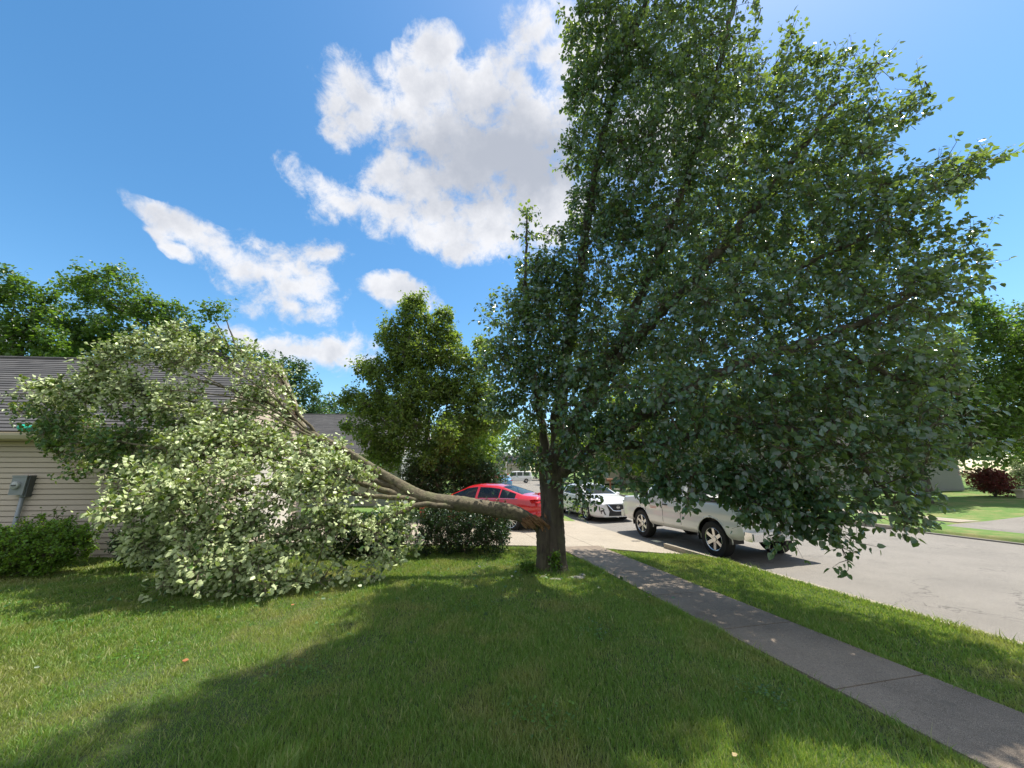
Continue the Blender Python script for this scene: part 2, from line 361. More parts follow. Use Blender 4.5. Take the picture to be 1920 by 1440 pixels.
strip('curb', 6.47, 6.60, 16.2, 170, CURB, M['concrete'], 2., 2, .2)
strip('curb', 16.2, 16.34, 9.2, 170, CURB, M['concrete'], 1., 2, .2)
strip('curb', 16.2, 16.34, -60, 2.0, CURB, M['concrete'], 1., 2, .2)
# sidewalk slabs
mb = MB(); s = 2.78 - 1.24 * 12
while s < 8.75:
    e = min(s + 1.226, 8.95); strip('', 3.5, 4.55, s, e, lambda n: -.098 - (n - 3.5) * .015, None, .7, 3, .09, mb=mb); s += 1.24
tag(mb.build('sidewalk', M['walk']), kind='structure')
mb = MB(); s = 16.2
while s < 60: strip('', 3.5, 4.6, s, s + 1.49, lambda n: -.1, None, .7, 2, .1, mb=mb); s += 1.5
tag(mb.build('sidewalk', M['concrete']), kind='structure')
mb = MB(); s = 9.4
while s < 80: strip('', 18.7, 19.9, s, s + 1.49, lambda n: -.075, None, .7, 2, .1, mb=mb); s += 1.5
tag(mb.build('sidewalk', M['concrete']), kind='structure')
# driveway: concrete slab panels between road and garage
mb = MB()
def dnear(n): return float(np.interp(n, [-8, 3.2, 4.6, 6.60], [10.2, 10.1, 9.95, 9.55]))
def dfar(n): return float(np.interp(n, [-8, 4.6, 6.60], [14.9, 15.3, 16.6]))
def dpt(n, k, K):
    # follow world-Y edges; n along the drive
    y = dnear(n) + (dfar(n) - dnear(n)) * k / K; x = (n - y * RN[1]) / RN[0]; return (x, y)
cuts = [-5.6, -3.2, -.8, 1.4, 3.45, 4.6, 6.625]
for i in range(len(cuts) - 1):
    for k in range(2):
        g_ = .006; n0, n1 = cuts[i] + g_, cuts[i + 1] - g_; k0, k1 = k + .0015, k + 1 - .0015; vs = []
        Q = 4
        for a in range(Q + 1):
            for b in range(Q + 1):
                n = n0 + (n1 - n0) * a / Q; kk = k0 + (k1 - k0) * b / Q; p = dpt(n, kk, 2); vs.append((p[0], p[1], float(zd(n))))
        fs = [(a * (Q + 1) + b, (a + 1) * (Q + 1) + b, (a + 1) * (Q + 1) + b + 1, a * (Q + 1) + b + 1) for a in range(Q) for b in range(Q)]
        ring = [a * (Q + 1) for a in range(Q + 1)] + [Q * (Q + 1) + b for b in range(1, Q + 1)] + [a * (Q + 1) + Q for a in range(Q - 1, -1, -1)] + [b for b in range(Q - 1, 0, -1)]
        base = len(vs); vs += [(vs[r][0], vs[r][1], vs[r][2] - .12) for r in ring]
        for q in range(len(ring)):
            r2 = (q + 1) % len(ring); fs.append((ring[q], base + q, base + r2, ring[r2]))
        mb.add(vs, fs)
tag(mb.build('driveway', M['concrete']), kind='structure')
# driveway across the street
mb = MB(); strip('', 16.2, 40, 2.0, 9.2, lambda n: float(np.interp(n, [16.2, 16.5, 19.9, 30, 45], [-.26, -.13, -.05, .39, .94])), None, 1.2, 14, .2, mb=mb)
tag(mb.build('driveway', M['asphalt']), kind='structure')

# ------------------------------------------------------------------ grass blades (one stuff object)
def in_lawn(x, y):
    n, s = ns(x, y)
    edge = .03 * np.sin(y * 7) + .025 * np.sin(x * 11 + y * 3) + rng.normal(size=len(x)) * .022
    walk = (n > 3.5 + edge) & (n < 4.55 - edge) & (y < 12)
    dn = np.interp(n, [-8, 3.2, 4.6, 6.6], [10.2, 10.1, 9.95, 9.55])
    ok = (~walk) & (n < 6.47 + edge * .7) & (y < dn + edge * .5)
    ok &= ~((x - TX) ** 2 + (y - TY) ** 2 < .27 ** 2)
    ok &= ~((x < -7.2) & (y > 7.9))
    return ok, n
TX, TY = .69, 6.95
nb = 820000
r = 1.7 + (11.5 - 1.7) * rng.random(nb) ** 1.15; th = (rng.random(nb) - .5) * math.radians(128)
x = r * np.sin(th); y = r * np.cos(th); ok, nn_ = in_lawn(x, y); x, y, r, nn_ = x[ok], y[ok], r[ok], nn_[ok]
z = gz(nn_, x, y) - .004
nb = len(x)
def vnoise(x, y, f, seed):
    return (np.sin(x * f + seed) * np.cos(y * f * 1.13 + seed * 2.1) + np.sin((x + y) * f * .71 + seed * 3.3) * np.cos((x - y) * f * .83 - seed) + np.sin(x * f * 1.9 - y * f * .6 + seed * 5)) / 3
hgt = (.028 + .022 * rng.random(nb)) * (1 + .45 * vnoise(x, y, 2.3, 1.) + .35 * vnoise(x, y, 7., 2.)) + (rng.random(nb) > .985) * .05
hgt *= 1 + .35 * ((nn_ > 4.4) & (nn_ < 4.75)) + .5 * ((nn_ > 6.3)) + .4 * (np.abs(nn_ - 3.45) < .12)
for cx_, cy_, rr_ in ((-1.25, 2.42, .16), (-1.5, 2.6, .12), (TX, TY, .42)):
    hgt += .11 * np.exp(-((x - cx_) ** 2 + (y - cy_) ** 2) / rr_ ** 2) * (rng.random(nb) > .6)
wd = np.maximum(.0018, .00056 * r) * (.7 + .8 * rng.random(nb))
az = rng.random(nb) * 2 * np.pi; lean = (.15 + .75 * rng.random(nb)) * hgt; la = rng.random(nb) * 2 * np.pi + .6 * vnoise(x, y, 3, 4.)
dx, dy = np.cos(az) * wd, np.sin(az) * wd; lx, ly = np.cos(la) * lean, np.sin(la) * lean
V = np.empty((nb, 5, 3))
V[:, 0] = np.stack([x - dx, y - dy, z], 1); V[:, 1] = np.stack([x + dx, y + dy, z], 1)
V[:, 2] = np.stack([x + dx * .8 + lx * .35, y + dy * .8 + ly * .35, z + hgt * .6], 1); V[:, 3] = np.stack([x - dx * .8 + lx * .35, y - dy * .8 + ly * .35, z + hgt * .6], 1)
V[:, 4] = np.stack([x + lx, y + ly, z + hgt], 1)
b5 = np.arange(nb)[:, None] * 5
tri = np.concatenate([b5 + np.array([[0, 1, 2]]), b5 + np.array([[0, 2, 3]]), b5 + np.array([[3, 2, 4]])], 0)
rr = rng.random(nb)
g_o = np_mesh('grass', V.reshape(-1, 3), tri, M['blade'], rnd=np.tile(rr, 3)); tag(g_o, 'short mown lawn grass, green with dry straw patches, in dappled tree shade', 'grass', kind='stuff')
del V, tri

# ------------------------------------------------------------------ plants
def leaves_mesh(name, P, D, Nn, size, mat, parent, rnd=None, wide=.8, fold=.12):
    """heart-shaped folded leaves: P base, D direction, Nn approximate normal"""
    k = len(P); D = D / (np.linalg.norm(D, axis=1, keepdims=True) + 1e-9)
    S = np.cross(D, Nn); S /= (np.linalg.norm(S, axis=1, keepdims=True) + 1e-9); U = np.cross(S, D)
    L = size[:, None]; Wd = L * wide * (.85 + .3 * rng.random((k, 1)))
    cup = fold * (.3 + 1.2 * rng.random((k, 1))) * L; curl = -.16 * L * rng.random((k, 1))
    V = np.empty((k, 6, 3))
    V[:, 0] = P; V[:, 1] = P + D * L * .2 + S * Wd * .46 + U * cup; V[:, 2] = P + D * L * .62 + S * Wd * .38 + U * (cup * .8 + curl * .3)
    V[:, 3] = P + D * L + U * curl; V[:, 4] = P + D * L * .62 - S * Wd * .38 + U * (cup * .8 + curl * .3); V[:, 5] = P + D * L * .2 - S * Wd * .46 + U * cup
    b = np.arange(k)[:, None] * 6
    fc = np.concatenate([b + np.array([[0, 1, 2, 3]]), b + np.array([[0, 3, 4, 5]])], 0)
    if rnd is None: rnd = rng.random(k)
    return np_mesh(name, V.reshape(-1, 3), fc, mat, parent, smooth=True, rnd=np.tile(rnd, 2))

def resample(pts, rad, step):
    P = [Vector(p) for p in pts]; o = []; 
    # catmull-rom
    for i in range(len(P) - 1):
        p0, p1, p2, p3 = P[max(i - 1, 0)], P[i], P[i + 1], P[min(i + 2, len(P) - 1)]
        k = max(1, int((p2 - p1).length / step))
        for j in range(k):
            t = j / k
            q = .5 * ((2 * p1) + (p2 - p0) * t + (2 * p0 - 5 * p1 + 4 * p2 - p3) * t * t + (3 * p1 - 3 * p2 + p3 - p0) * t ** 3)
            o.append((q, rad[i] + (rad[i + 1] - rad[i]) * t))
    o.append((P[-1], rad[-1])); return o

def grow(thing, paths, clumps, nsub, ntw, leaf, size, barkmat, twigmat, seed, spacing=.035, twiglen=.5, droop=.35, upshoot=.5,
         reject=None, out_bias=.55, flip=None, maxleaf=16, njit=.55, wexp=.8, limbs='limbs', foliage='foliage', wide=.8, rndscale=None, tipsides=3, nbias=None):
    rs = np.random.default_rng(seed)
    wood = MB(); nodes = []; nrad = []
    for pts, rad in paths:
        q = resample(pts, rad, .12); n = len(q)
        # small wobble
        ps = [p + Vector((rs.normal(), rs.normal(), rs.normal())) * min(.02, r_ * .3) if 0 < i < n - 1 else p for i, (p, r_) in enumerate(q)]
        wood.tube(ps, [r_ for _, r_ in q], 9 if q[0][1] > .04 else 6)
        nodes += [tuple(p) for p in ps]; nrad += [r_ for _, r_ in q]
    NP = np.zeros((len(nodes) + nsub * 8 + 10, 3)); NR = np.zeros(len(NP)); cnt = len(nodes)
    NP[:cnt] = nodes; NR[:cnt] = nrad
    cl = [(Vector(c[0]), c[1] if hasattr(c[1], '__len__') else (c[1],) * 3, (c[2] if len(c) > 2 else 1.)) for c in clumps]
    wt = np.array([(a[1][0] * a[1][1] * a[1][2]) ** wexp * a[2] for a in cl]); wt /= wt.sum()
    cc = np.array([tuple(a[0]) for a in cl]); cr = np.array([a[1] for a in cl])
    def sample(n, shell=.5):
        i = rs.choice(len(cl), n, p=wt); d = rs.normal(size=(n, 3)); d /= np.linalg.norm(d, axis=1, keepdims=True)
        rr = rs.random(n) ** (shell * .7); return cc[i] + d * rr[:, None] * cr[i], d, i
    sub, _, ii = sample(nsub, .9)
    if reject is not None: sub = sub[~reject(sub)]
    d0 = np.array([np.min(np.sum((NP[:cnt] - p) ** 2, 1)) for p in sub]); sub = sub[np.argsort(d0)]
    for p in sub:
        d2 = np.sum((NP[:cnt] - p) ** 2, 1); j = int(np.argmin(d2 + (NR[:cnt] < .006) * .05)); a = NP[j]; L = math.sqrt(d2[j])
        if L < .08: continue
        r0 = min(NR[j] * .75, .007 + .013 * L); k = int(min(6, max(2, L / .15)))
        side = rs.normal(size=3) * L * .12; side[2] -= L * .10 * (1 - upshoot)
        pts = []
        for q in range(k + 1):
            t = q / k; pt = a + (p - a) * t + side * math.sin(math.pi * t) ; pts.append(pt)
        rads = [r0 + (.0035 - r0) * (q / k) for q in range(k + 1)]
        wood.tube(pts, rads, 5 if r0 > .012 else 4, False)
        NP[cnt:cnt + k] = pts[1:]; NR[cnt:cnt + k] = rads[1:]; cnt += k
    tips, dd, _ = sample(ntw, out_bias)
    if reject is not None: m_ = ~reject(tips); tips, dd = tips[m_], dd[m_]
    LP, LD, LN, LR = [], [], [], []; tw = MB()
    for p, d in zip(tips, dd):
        d2 = np.sum((NP[:cnt] - p) ** 2, 1); j = int(np.argmin(d2)); a = NP[j]; L = math.sqrt(d2[j]); 
        if L < .12:
            v = d * .6 + np.array([0, 0, upshoot * .6]) + rs.normal(size=3) * .3; v /= np.linalg.norm(v); p = a + v * twiglen * (.25 + .5 * rs.random()); L = np.linalg.norm(p - a)
        if L > twiglen * 2.2: continue
        mid = (a + p) / 2 + np.array([0, 0, -.12 * L + .1 * L * (upshoot - .5)]) + rs.normal(size=3) * L * .07
        end = p + (np.array([0, 0, -1.]) * droop + np.array([0, 0, 1.]) * upshoot * .5) * .06 * (1 + rs.random())
        tw.tube([a, mid, end], [.0045, .003, .0015], tipsides, False)
        nlf = int(np.clip(L / spacing, 5, maxleaf)); t = 1 - rs.random(nlf) ** 1.0 * min(.85, twiglen / L * .95); t[0] = 1
        t = t[:, None]; pos = a * (1 - t) ** 2 + 2 * mid * t * (1 - t) * 1.0 + end * t ** 2
        dv = (end - a) / (L + 1e-6); rd = rs.normal(size=(nlf, 3)); rd -= dv * (rd @ dv)[:, None]; rd /= np.linalg.norm(rd, axis=1, keepdims=True)
        dr = dv * .45 + rd * .8 + np.array([0, 0, -droop]); dr /= np.linalg.norm(dr, axis=1, keepdims=True)
        LP.append(pos + dr * size * .35); LD.append(dr); LR.append(np.clip(.5 * rs.random() + .5 * rs.random(nlf), 0, 1))
        nm = rs.normal(size=(nlf, 3)) * njit + (np.array([0, 0, 1.]) if nbias is None else (nbias(p) if callable(nbias) else nbias)); LN.append(nm)
    P = np.concatenate(LP); D = np.concatenate(LD); Q = np.concatenate(LN); RN_ = np.concatenate(LR)
    if reject is not None: m_ = ~reject(P); P, D, Q, RN_ = P[m_], D[m_], Q[m_], RN_[m_]
    wood.build(limbs, barkmat, thing, smooth=True)
    if tw.v: tag(tw.build('twigs', twigmat, thing), kind='stuff')
    leaves_mesh(foliage, P, D, Q, size * (.55 + .75 * rs.random(len(P))), leaf, thing, RN_, wide)
    return P

def ragged(cl, k=3, seed=1, keep=.45):
    r_ = np.random.default_rng(seed); o = []
    for c in cl:
        R0 = c[1]; o.append((c[0], R0 * .8, keep))
        for q in range(k):
            d = Vector(r_.normal(size=3)).normalized(); o.append((c[0] + d * R0 * (.7 + .35 * r_.random()), R0 * (.28 + .25 * r_.random()), 1.2))
    return o
def wpaths(lst): return [([at(*p[:3]) for p in path], [p[3] for p in path]) for path in lst]
def wclumps(lst): return [(at(c[0], c[1], c[2]), c[3] if len(c) > 3 else .5, c[4] if len(c) > 4 else 1.) for c in lst]

# ---- the standing half of the split tree
tree = empty('split_tree', (0, 0, 0)); tag(tree, 'tall standing pear tree with dense dark leaves and split trunk beside the sidewalk', 'tree')
# detailed trunk: two fused stems with a groove, left one broken off
def rough_stem(mb, pts, rads, k=56, step=.02, seed=0, groove=None, amp=.012, jag=0):
    q = resample(pts, rads, step); n = len(q); vs = []
    rs = np.random.default_rng(seed); ph = rs.random(k) * 6
    for i, (p, r_) in enumerate(q):
        for j in range(k):
            t = 2 * math.pi * j / k; zz = p.z
            ridge = math.sin(j * 2.7 + 2.2 * math.sin(zz * 3.1 + j * .35)) * .55 + math.sin(t * 5 + zz * 2 + seed) * .7 + rs.normal() * .35
            rr_ = r_ * (1 + .05 * math.sin(2 * t + zz * 1.5 + seed)) + amp * ridge
            if groove: rr_ *= 1 - groove[1] * math.exp(-((math.remainder(t - groove[0], 2 * math.pi)) / .22) ** 2)
            zj = (rs.random() * jag) if i == n - 1 else 0
            vs.append((p.x + rr_ * math.cos(t), p.y + rr_ * math.sin(t), p.z + zj))
    fs = [(i * k + j, i * k + (j + 1) % k, (i + 1) * k + (j + 1) % k, (i + 1) * k + j) for i in range(n - 1) for j in range(k)]
    fs.append(tuple((n - 1) * k + j for j in range(k)))
    mb.add(vs, fs)
tb = MB()
T0 = at(1033, 1067, 6.4)
rough_stem(tb, [(.735, 6.95, -.06), (.73, 6.95, .05), (.735, 6.95, .25), (.75, 6.96, .9), (.765, 6.98, 1.6), (.79, 6.98, 2.0)], [.26, .215, .185, .165, .185, .17], seed=3, groove=(math.radians(215), .18))
rough_stem(tb, [(.55, 6.93, -.06), (.56, 6.93, .06), (.57, 6.93, .3), (.57, 6.93, .62), (.60, 6.94, .80)], [.22, .155, .135, .14, .12], seed=5, jag=.09)
rough_stem(tb, [(.66, 7.05, .6), (.64, 7.05, 1.2), (.60, 7.05, 1.75), (.55, 7.05, 2.1)], [.13, .12, .115, .09], seed=8, amp=.008)
tb.build('trunk', M['bark'], tree, smooth=True)
PATHS = wpaths([
    [(1040, 905, 6.45, .15), (1046, 820, 6.45, .13), (1058, 680, 6.6, .11), (1090, 500, 6.85, .09), (1120, 300, 7.05, .07), (1170, 120, 7.1, .05), (1230, -60, 7.1, .04), (1280, -260, 7.1, .02)],
    [(1045, 890, 6.45, .13), (1080, 790, 6.3, .11), (1190, 640, 6.0, .09), (1340, 480, 5.8, .07), (1470, 320, 5.9, .05), (1570, 190, 6.0, .03)],
    [(1090, 770, 6.25, .09), (1200, 560, 6.3, .075), (1290, 330, 6.5, .06), (1350, 120, 6.7, .05), (1400, -120, 6.8, .03)],
    [(1045, 895, 6.4, .11), (1110, 840, 5.9, .10), (1240, 760, 5.1, .08), (1400, 680, 4.8, .065), (1580, 620, 4.7, .045), (1740, 540, 4.8, .025)],
    [(1110, 840, 5.9, .07), (1240, 830, 5.0, .06), (1400, 800, 4.45, .045), (1560, 830, 4.2, .03), (1650, 910, 4.1, .018), (1680, 960, 4.05, .01)],
    [(1540, 640, 4.7, .035), (1660, 700, 4.45, .025), (1800, 740, 4.3, .012)],
    [(1450, 800, 4.35, .02), (1520, 900, 4.1, .014), (1560, 990, 3.95, .009), (1590, 1050, 3.9, .004)],
    [(1032, 880, 6.5, .09), (1012, 770, 6.55, .07), (990, 640, 6.65, .05), (985, 520, 6.7, .03), (988, 400, 6.7, .012)],
    [(1500, 500, 5.3, .035), (1650, 430, 5.15, .025), (1780, 350, 5.1, .012), (1850, 300, 5.05, .005)],
    [(1046, 860, 6.4, .05), (1070, 800, 5.6, .04), (1080, 760, 5.2, .02)],
])
CL = wclumps([
    (1115, 60, 7.1, .62, 2.2), (1110, 170, 7.1, .58, 2.2), (1105, 280, 7.1, .56, 2.1), (1115, 390, 7.0, .58, 2.0), (1180, 120, 6.7, .5, 1.9), (1180, 280, 6.5, .5, 1.9), (1150, 430, 6.5, .45, 1.7), (1200, 400, 6.3, .5, 1.5), (1230, -40, 7, 1), (1240, 90, 6.8, 1), (1240, 220, 6.6, 1), (1240, 350, 6.4, .95),
    (1340, -60, 6.8, .65), (1340, 100, 6.4, .75), (1370, 240, 6.1, .85), (1487, 130, 6.3, .36), (1483, 62, 6.3, .13, 2.), (1420, 150, 6.2, .42), (1480, 210, 6.0, .55), (1500, 300, 5.9, .7), (1590, 180, 5.9, .34), (1600, 260, 5.8, .5), (1600, 340, 5.6, .6), (1690, 220, 5.7, .30), (1635, 130, 5.9, .18, 1.6), (1725, 175, 5.7, .16, 1.6), (1545, 140, 6.1, .30), (1590, 110, 6.0, .12, 2.),
    (1230, -260, 7.1, 1.1), (1380, -230, 7, 1), (1120, -110, 7.2, .7), (1280, -440, 7.2, .8),
    (1100, 700, 9.4, .75, .5), (1180, 720, 9.8, .8, .5), (1240, 700, 9.2, .8, .5), (1150, 640, 8.6, .8, .5), (1250, 620, 8.6, .9, .5), (1060, 640, 8.0, .5, .6), (1300, 150, 8.2, 1.1, .5), (1350, 300, 8.2, 1.2, .5), (1450, 400, 7.8, 1.2, .5), (1550, 300, 7.4, .9, .5), (1300, 500, 7.8, 1.1, .5), (1500, 520, 7.0, 1.1, .5), (1620, 520, 6.2, .9, .5), (1350, 640, 6.6, 1.0, .6), (1480, 680, 5.9, .8, .6), (1250, 700, 6.4, .8, .7), (1600, 720, 5.3, .7, .7), (1700, 640, 5.4, .6, .7), (1380, 790, 5.3, .55), (1520, 790, 5.0, .5), (1240, 820, 5.6, .45),
    (1085, 890, 5.6, .2, 1.3), (1088, 950, 5.6, .10, 2.), (1005, 870, 6.2, .16, 1.3), (955, 860, 6.5, .16, 1.3), (1060, 700, 5.9, .3, 1.4), (1020, 690, 6.2, .36, 1.4), (1040, 620, 6.2, .4, 1.4), (960, 700, 6.4, .4, 1.4), (1030, 500, 6.6, .42, 1.4), (1000, 590, 6.5, .42, 1.4), (1100, 560, 6.4, .45, 1.3), (1130, 700, 5.7, .36, 1.2), (1000, 850, 6.2, .2, 1.3), (1060, 830, 5.9, .2, 1.2), (930, 760, 6.5, .3, 1.3), (1140, 790, 5.3, .32, 1.2), (1410, 940, 4.2, .2, 1.5), (1460, 965, 4.15, .16, 1.6), (1500, 980, 4.1, .16, 1.6), (1380, 925, 4.2, .18, 1.4), (1430, 900, 4.2, .3, 1.2),
    (1085, 470, 6.9, .4), (1005, 510, 6.7, .36), (965, 590, 6.6, .38), (930, 660, 6.6, .33), (1010, 640, 6.4, .5), (945, 760, 6.5, .33), (1010, 740, 6.2, .4), (992, 440, 6.7, .16), (988, 395, 6.7, .09, 3.), (1035, 560, 6.7, .4),
    (1150, 510, 6.4, .7), (1270, 480, 5.9, .85), (1400, 400, 5.8, .9), (1540, 430, 5.4, .85), (1660, 410, 5.2, .65), (1745, 350, 5.15, .42), (1800, 320, 5.1, .26), (1845, 300, 5.05, .13, 2.), (1770, 460, 5.0, .42), (1820, 480, 4.95, .2, 1.5),
    (1140, 640, 6.0, .6), (1260, 610, 5.4, .75), (1390, 570, 5.1, .75), (1530, 580, 4.95, .75), (1660, 550, 4.85, .65), (1750, 560, 4.9, .4),
    (1090, 690, 5.4, .26), (1080, 770, 5.1, .30), (1160, 760, 5.1, .5), (1270, 750, 4.6, .55), (1390, 720, 4.5, .6), (1520, 720, 4.45, .62), (1640, 690, 4.45, .6), (1740, 700, 4.4, .42),
    (1225, 915, 4.5, .17, 1.6), (1290, 918, 4.35, .17, 1.6), (1360, 915, 4.25, .18, 1.6), (1190, 900, 4.7, .15, 1.5), (1250, 890, 4.5, .25, 1.3), (1330, 890, 4.3, .25, 1.3), (1455, 940, 4.15, .2, 1.6), (1420, 975, 4.2, .09, 2.), (1490, 950, 4.1, .2, 1.6), (1530, 970, 4.0, .17, 1.5), (1110, 900, 5.2, .16), (1080, 800, 5.5, .3), (1060, 740, 5.9, .3), (1110, 640, 6.3, .4), (1060, 610, 6.5, .36), (1055, 530, 6.6, .36), (985, 700, 6.5, .36), (970, 640, 6.6, .4), (990, 560, 6.6, .36), (1000, 800, 6.3, .26), (960, 830, 6.5, .15), (1050, 440, 6.9, .28), (905, 690, 6.7, .2), (920, 600, 6.7, .22),
    (1085, 860, 5.6, .26), (1150, 850, 5.0, .34), (1240, 850, 4.6, .40), (1330, 850, 4.3, .44), (1430, 850, 4.2, .48), (1540, 840, 4.15, .55), (1650, 820, 4.15, .55), (1750, 810, 4.2, .42),
    (1460, 930, 4.15, .27), (1540, 930, 4.0, .30), (1620, 920, 4.05, .32), (1690, 920, 4.1, .28), (1700, 985, 4.1, .13, 1.6), (1560, 990, 3.9, .17, 1.5), (1585, 1035, 3.85, .09, 2.5), (1090, 925, 5.4, .13, 1.5), (1400, 930, 4.2, .16)])
for p_, r_ in (((5.0, 9.8, 8.5), 1.15), ((4.3, 9.0, 6.6), 1.15), ((5.4, 8.0, 8.0), 1.1), ((3.6, 8.9, 4.4), .9), ((4.7, 7.6, 5.6), 1.0), ((3.0, 8.6, 6.0), .9), ((5.6, 9.0, 6.0), .85), ((5.9, 8.4, 6.8), .85), ((2.2, 8.9, 4.0), .7)): CL.append((Vector(p_), r_, .3))  # extra clumps at the back of the crown, added to shade walk and verge
rej_t = lambda P: (P[:, 2] < .05) | (np.sqrt(P[:, 0] ** 2 + P[:, 1] ** 2 + (P[:, 2] - CAMZ) ** 2) < 2.2)
grow(tree, PATHS, CL, 2600, 22500, M['leaf'], .070, M['bark'], M['twig'], 11, spacing=.036, twiglen=.5, wexp=.66, reject=rej_t, droop=.45, maxleaf=15, nbias=np.array([.1, -.25, .75]))

# ---- the fallen half
fall = empty('fallen_tree_half', (0, 0, 0)); tag(fall, 'broken fallen half of the tree lying against the house, pale leaves in the sun', 'fallen tree')
fb = MB()
def rough_log(mb, pts, rads, k=28, seed=0, amp=.006):
    q = resample(pts, rads, .03); rs = np.random.default_rng(seed); n = len(q); b = len(mb.v)
    mb.tube([p for p, _ in q], [r_ for _, r_ in q], k)
    for i in range(n):
        lump = .05 * math.sin(i * .23 + seed) + .04 * math.sin(i * .09)
        for j in range(k):
            v = Vector(mb.v[b + i * k + j]); c = q[i][0]; o = v - c
            v = c + o * (1 + lump + .05 * math.sin(j * .9 + i * .05)) + o.normalized() * (rs.normal() * amp * .5); mb.v[b + i * k + j] = tuple(v)
rough_log(fb, [at(*p) for p in [(1016, 1000, 6.6), (1001, 979, 6.5), (966, 962, 6.42), (930, 955, 6.4), (870, 945, 6.38), (820, 938, 6.38), (782, 928, 6.4), (744, 906, 6.45), (700, 880, 6.5), (655, 850, 6.6), (610, 826, 6.7)]],
          [.07, .10, .114, .120, .118, .110, .10, .09, .08, .07, .06], seed=2)
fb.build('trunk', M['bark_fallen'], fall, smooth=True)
FP = wpaths([
    [(610, 826, 6.7, .07), (585, 812, 6.75, .055), (560, 795, 6.8, .045), (520, 765, 6.9, .04), (480, 745, 7.0, .03), (400, 720, 7.1, .02), (300, 690, 7.2, .01)],
    [(592, 815, 6.75, .035), (583, 800, 6.75, .03), (562, 782, 6.75, .026), (552, 755, 6.8, .022), (540, 730, 6.8, .018), (525, 705, 6.85, .014), (495, 680, 6.9, .008)],
    [(780, 935, 6.4, .07), (720, 905, 6.4, .058), (660, 878, 6.4, .048), (600, 850, 6.45, .038), (530, 820, 6.6, .04), (440, 780, 6.8, .025), (330, 745, 6.9, .015), (180, 720, 7.0, .007)],
    [(790, 940, 6.38, .06), (730, 922, 6.3, .052), (670, 905, 6.2, .044), (600, 880, 6.15, .035), (530, 862, 6.1, .03), (430, 850, 6.1, .03), (300, 840, 6.2, .018), (180, 820, 6.6, .008)],
    [(800, 942, 6.35, .055), (740, 935, 6.2, .042), (660, 925, 6.0, .034), (560, 910, 5.8, .024), (450, 920, 5.5, .025), (330, 950, 5.4, .012)],
    [(850, 950, 6.3, .05), (800, 945, 6.15, .045), (760, 958, 6.05, .04), (720, 978, 5.95, .033), (680, 985, 5.85, .028), (600, 985, 5.6, .02), (500, 1010, 5.35, .012), (380, 1040, 5.15, .006)],
    [(690, 985, 5.85, .016), (655, 1020, 5.75, .012), (630, 1050, 5.7, .008), (600, 1090, 5.6, .004)],
    [(620, 990, 5.65, .012), (600, 1040, 5.5, .009), (585, 1085, 5.4, .005)],
    [(500, 760, 6.9, .02), (440, 735, 6.8, .016), (370, 700, 6.9, .012), (280, 660, 7.1, .006)],
    [(640, 842, 6.6, .032), (590, 818, 6.6, .026), (530, 780, 6.6, .02), (470, 752, 6.6, .016), (390, 738, 6.6, .012), (290, 730, 6.7, .006)],
    [(600, 826, 6.6, .026), (545, 800, 6.5, .02), (490, 772, 6.45, .016), (420, 765, 6.4, .012), (330, 775, 6.4, .006)],
    [(560, 795, 6.8, .022), (520, 752, 6.7, .017), (470, 715, 6.7, .013), (400, 675, 6.8, .009), (340, 650, 6.9, .004)],
    [(575, 806, 6.7, .018), (530, 760, 6.6, .014), (500, 720, 6.6, .010), (470, 685, 6.7, .005)],
    [(660, 878, 6.3, .028), (600, 862, 6.2, .022), (540, 845, 6.1, .017), (470, 830, 6.0, .012), (380, 830, 6.0, .006)],
    [(450, 850, 6.1, .02), (380, 880, 5.8, .014), (300, 930, 5.5, .008)],
])
FC = wclumps([
    (140, 735, 7.0, .40), (80, 755, 7.0, .26), (50, 765, 7.0, .08), (320, 840, 6.3, .3), (390, 820, 6.3, .3), (260, 870, 6.2, .26), (230, 830, 6.5, .3), (450, 800, 6.5, .25), (200, 690, 7.1, .40), (270, 665, 7.25, .38), (340, 670, 7.3, .36), (400, 685, 7.2, .34, .6), (470, 705, 7.1, .30, .45), (515, 750, 7.05, .22, .5), (530, 700, 6.95, .12),
    (240, 760, 6.9, .5), (340, 755, 6.9, .5), (440, 775, 6.8, .36, .5), (130, 800, 7.05, .42), (205, 830, 7.0, .42), (110, 845, 7.1, .26), (530, 800, 6.9, .2), (270, 830, 6.8, .35),
    (300, 900, 5.9, .42), (380, 870, 5.9, .45), (470, 850, 6.1, .42), (550, 860, 6.1, .30), (260, 950, 5.5, .38), (340, 950, 5.4, .45), (440, 940, 5.4, .45), (540, 920, 5.6, .42), (620, 920, 5.8, .30),
    (270, 1020, 5.3, .38), (370, 1030, 5.15, .42), (470, 1030, 5.25, .4), (560, 1010, 5.45, .36), (640, 970, 5.7, .25), (330, 1065, 5.05, .2), (430, 1075, 5.05, .22), (520, 1075, 5.2, .25), (220, 960, 5.6, .16, 1.5),
    (690, 1000, 5.8, .2), (750, 975, 5.95, .22), (765, 1010, 5.9, .14), (700, 1050, 5.8, .15), (730, 1045, 5.8, .12), (650, 1070, 5.6, .12), (640, 835, 6.5, .13), (600, 840, 6.6, .14)])
_r = np.random.default_rng(99); FCR = []
for c in FC:
    FCR.append((c[0], c[1] * .8, .45 * c[2]))
    for q in range(3):
        d = Vector(_r.normal(size=3)).normalized(); FCR.append((c[0] + d * c[1] * (.75 + .35 * _r.random()), c[1] * (.28 + .25 * _r.random()), 1.2 * c[2]))
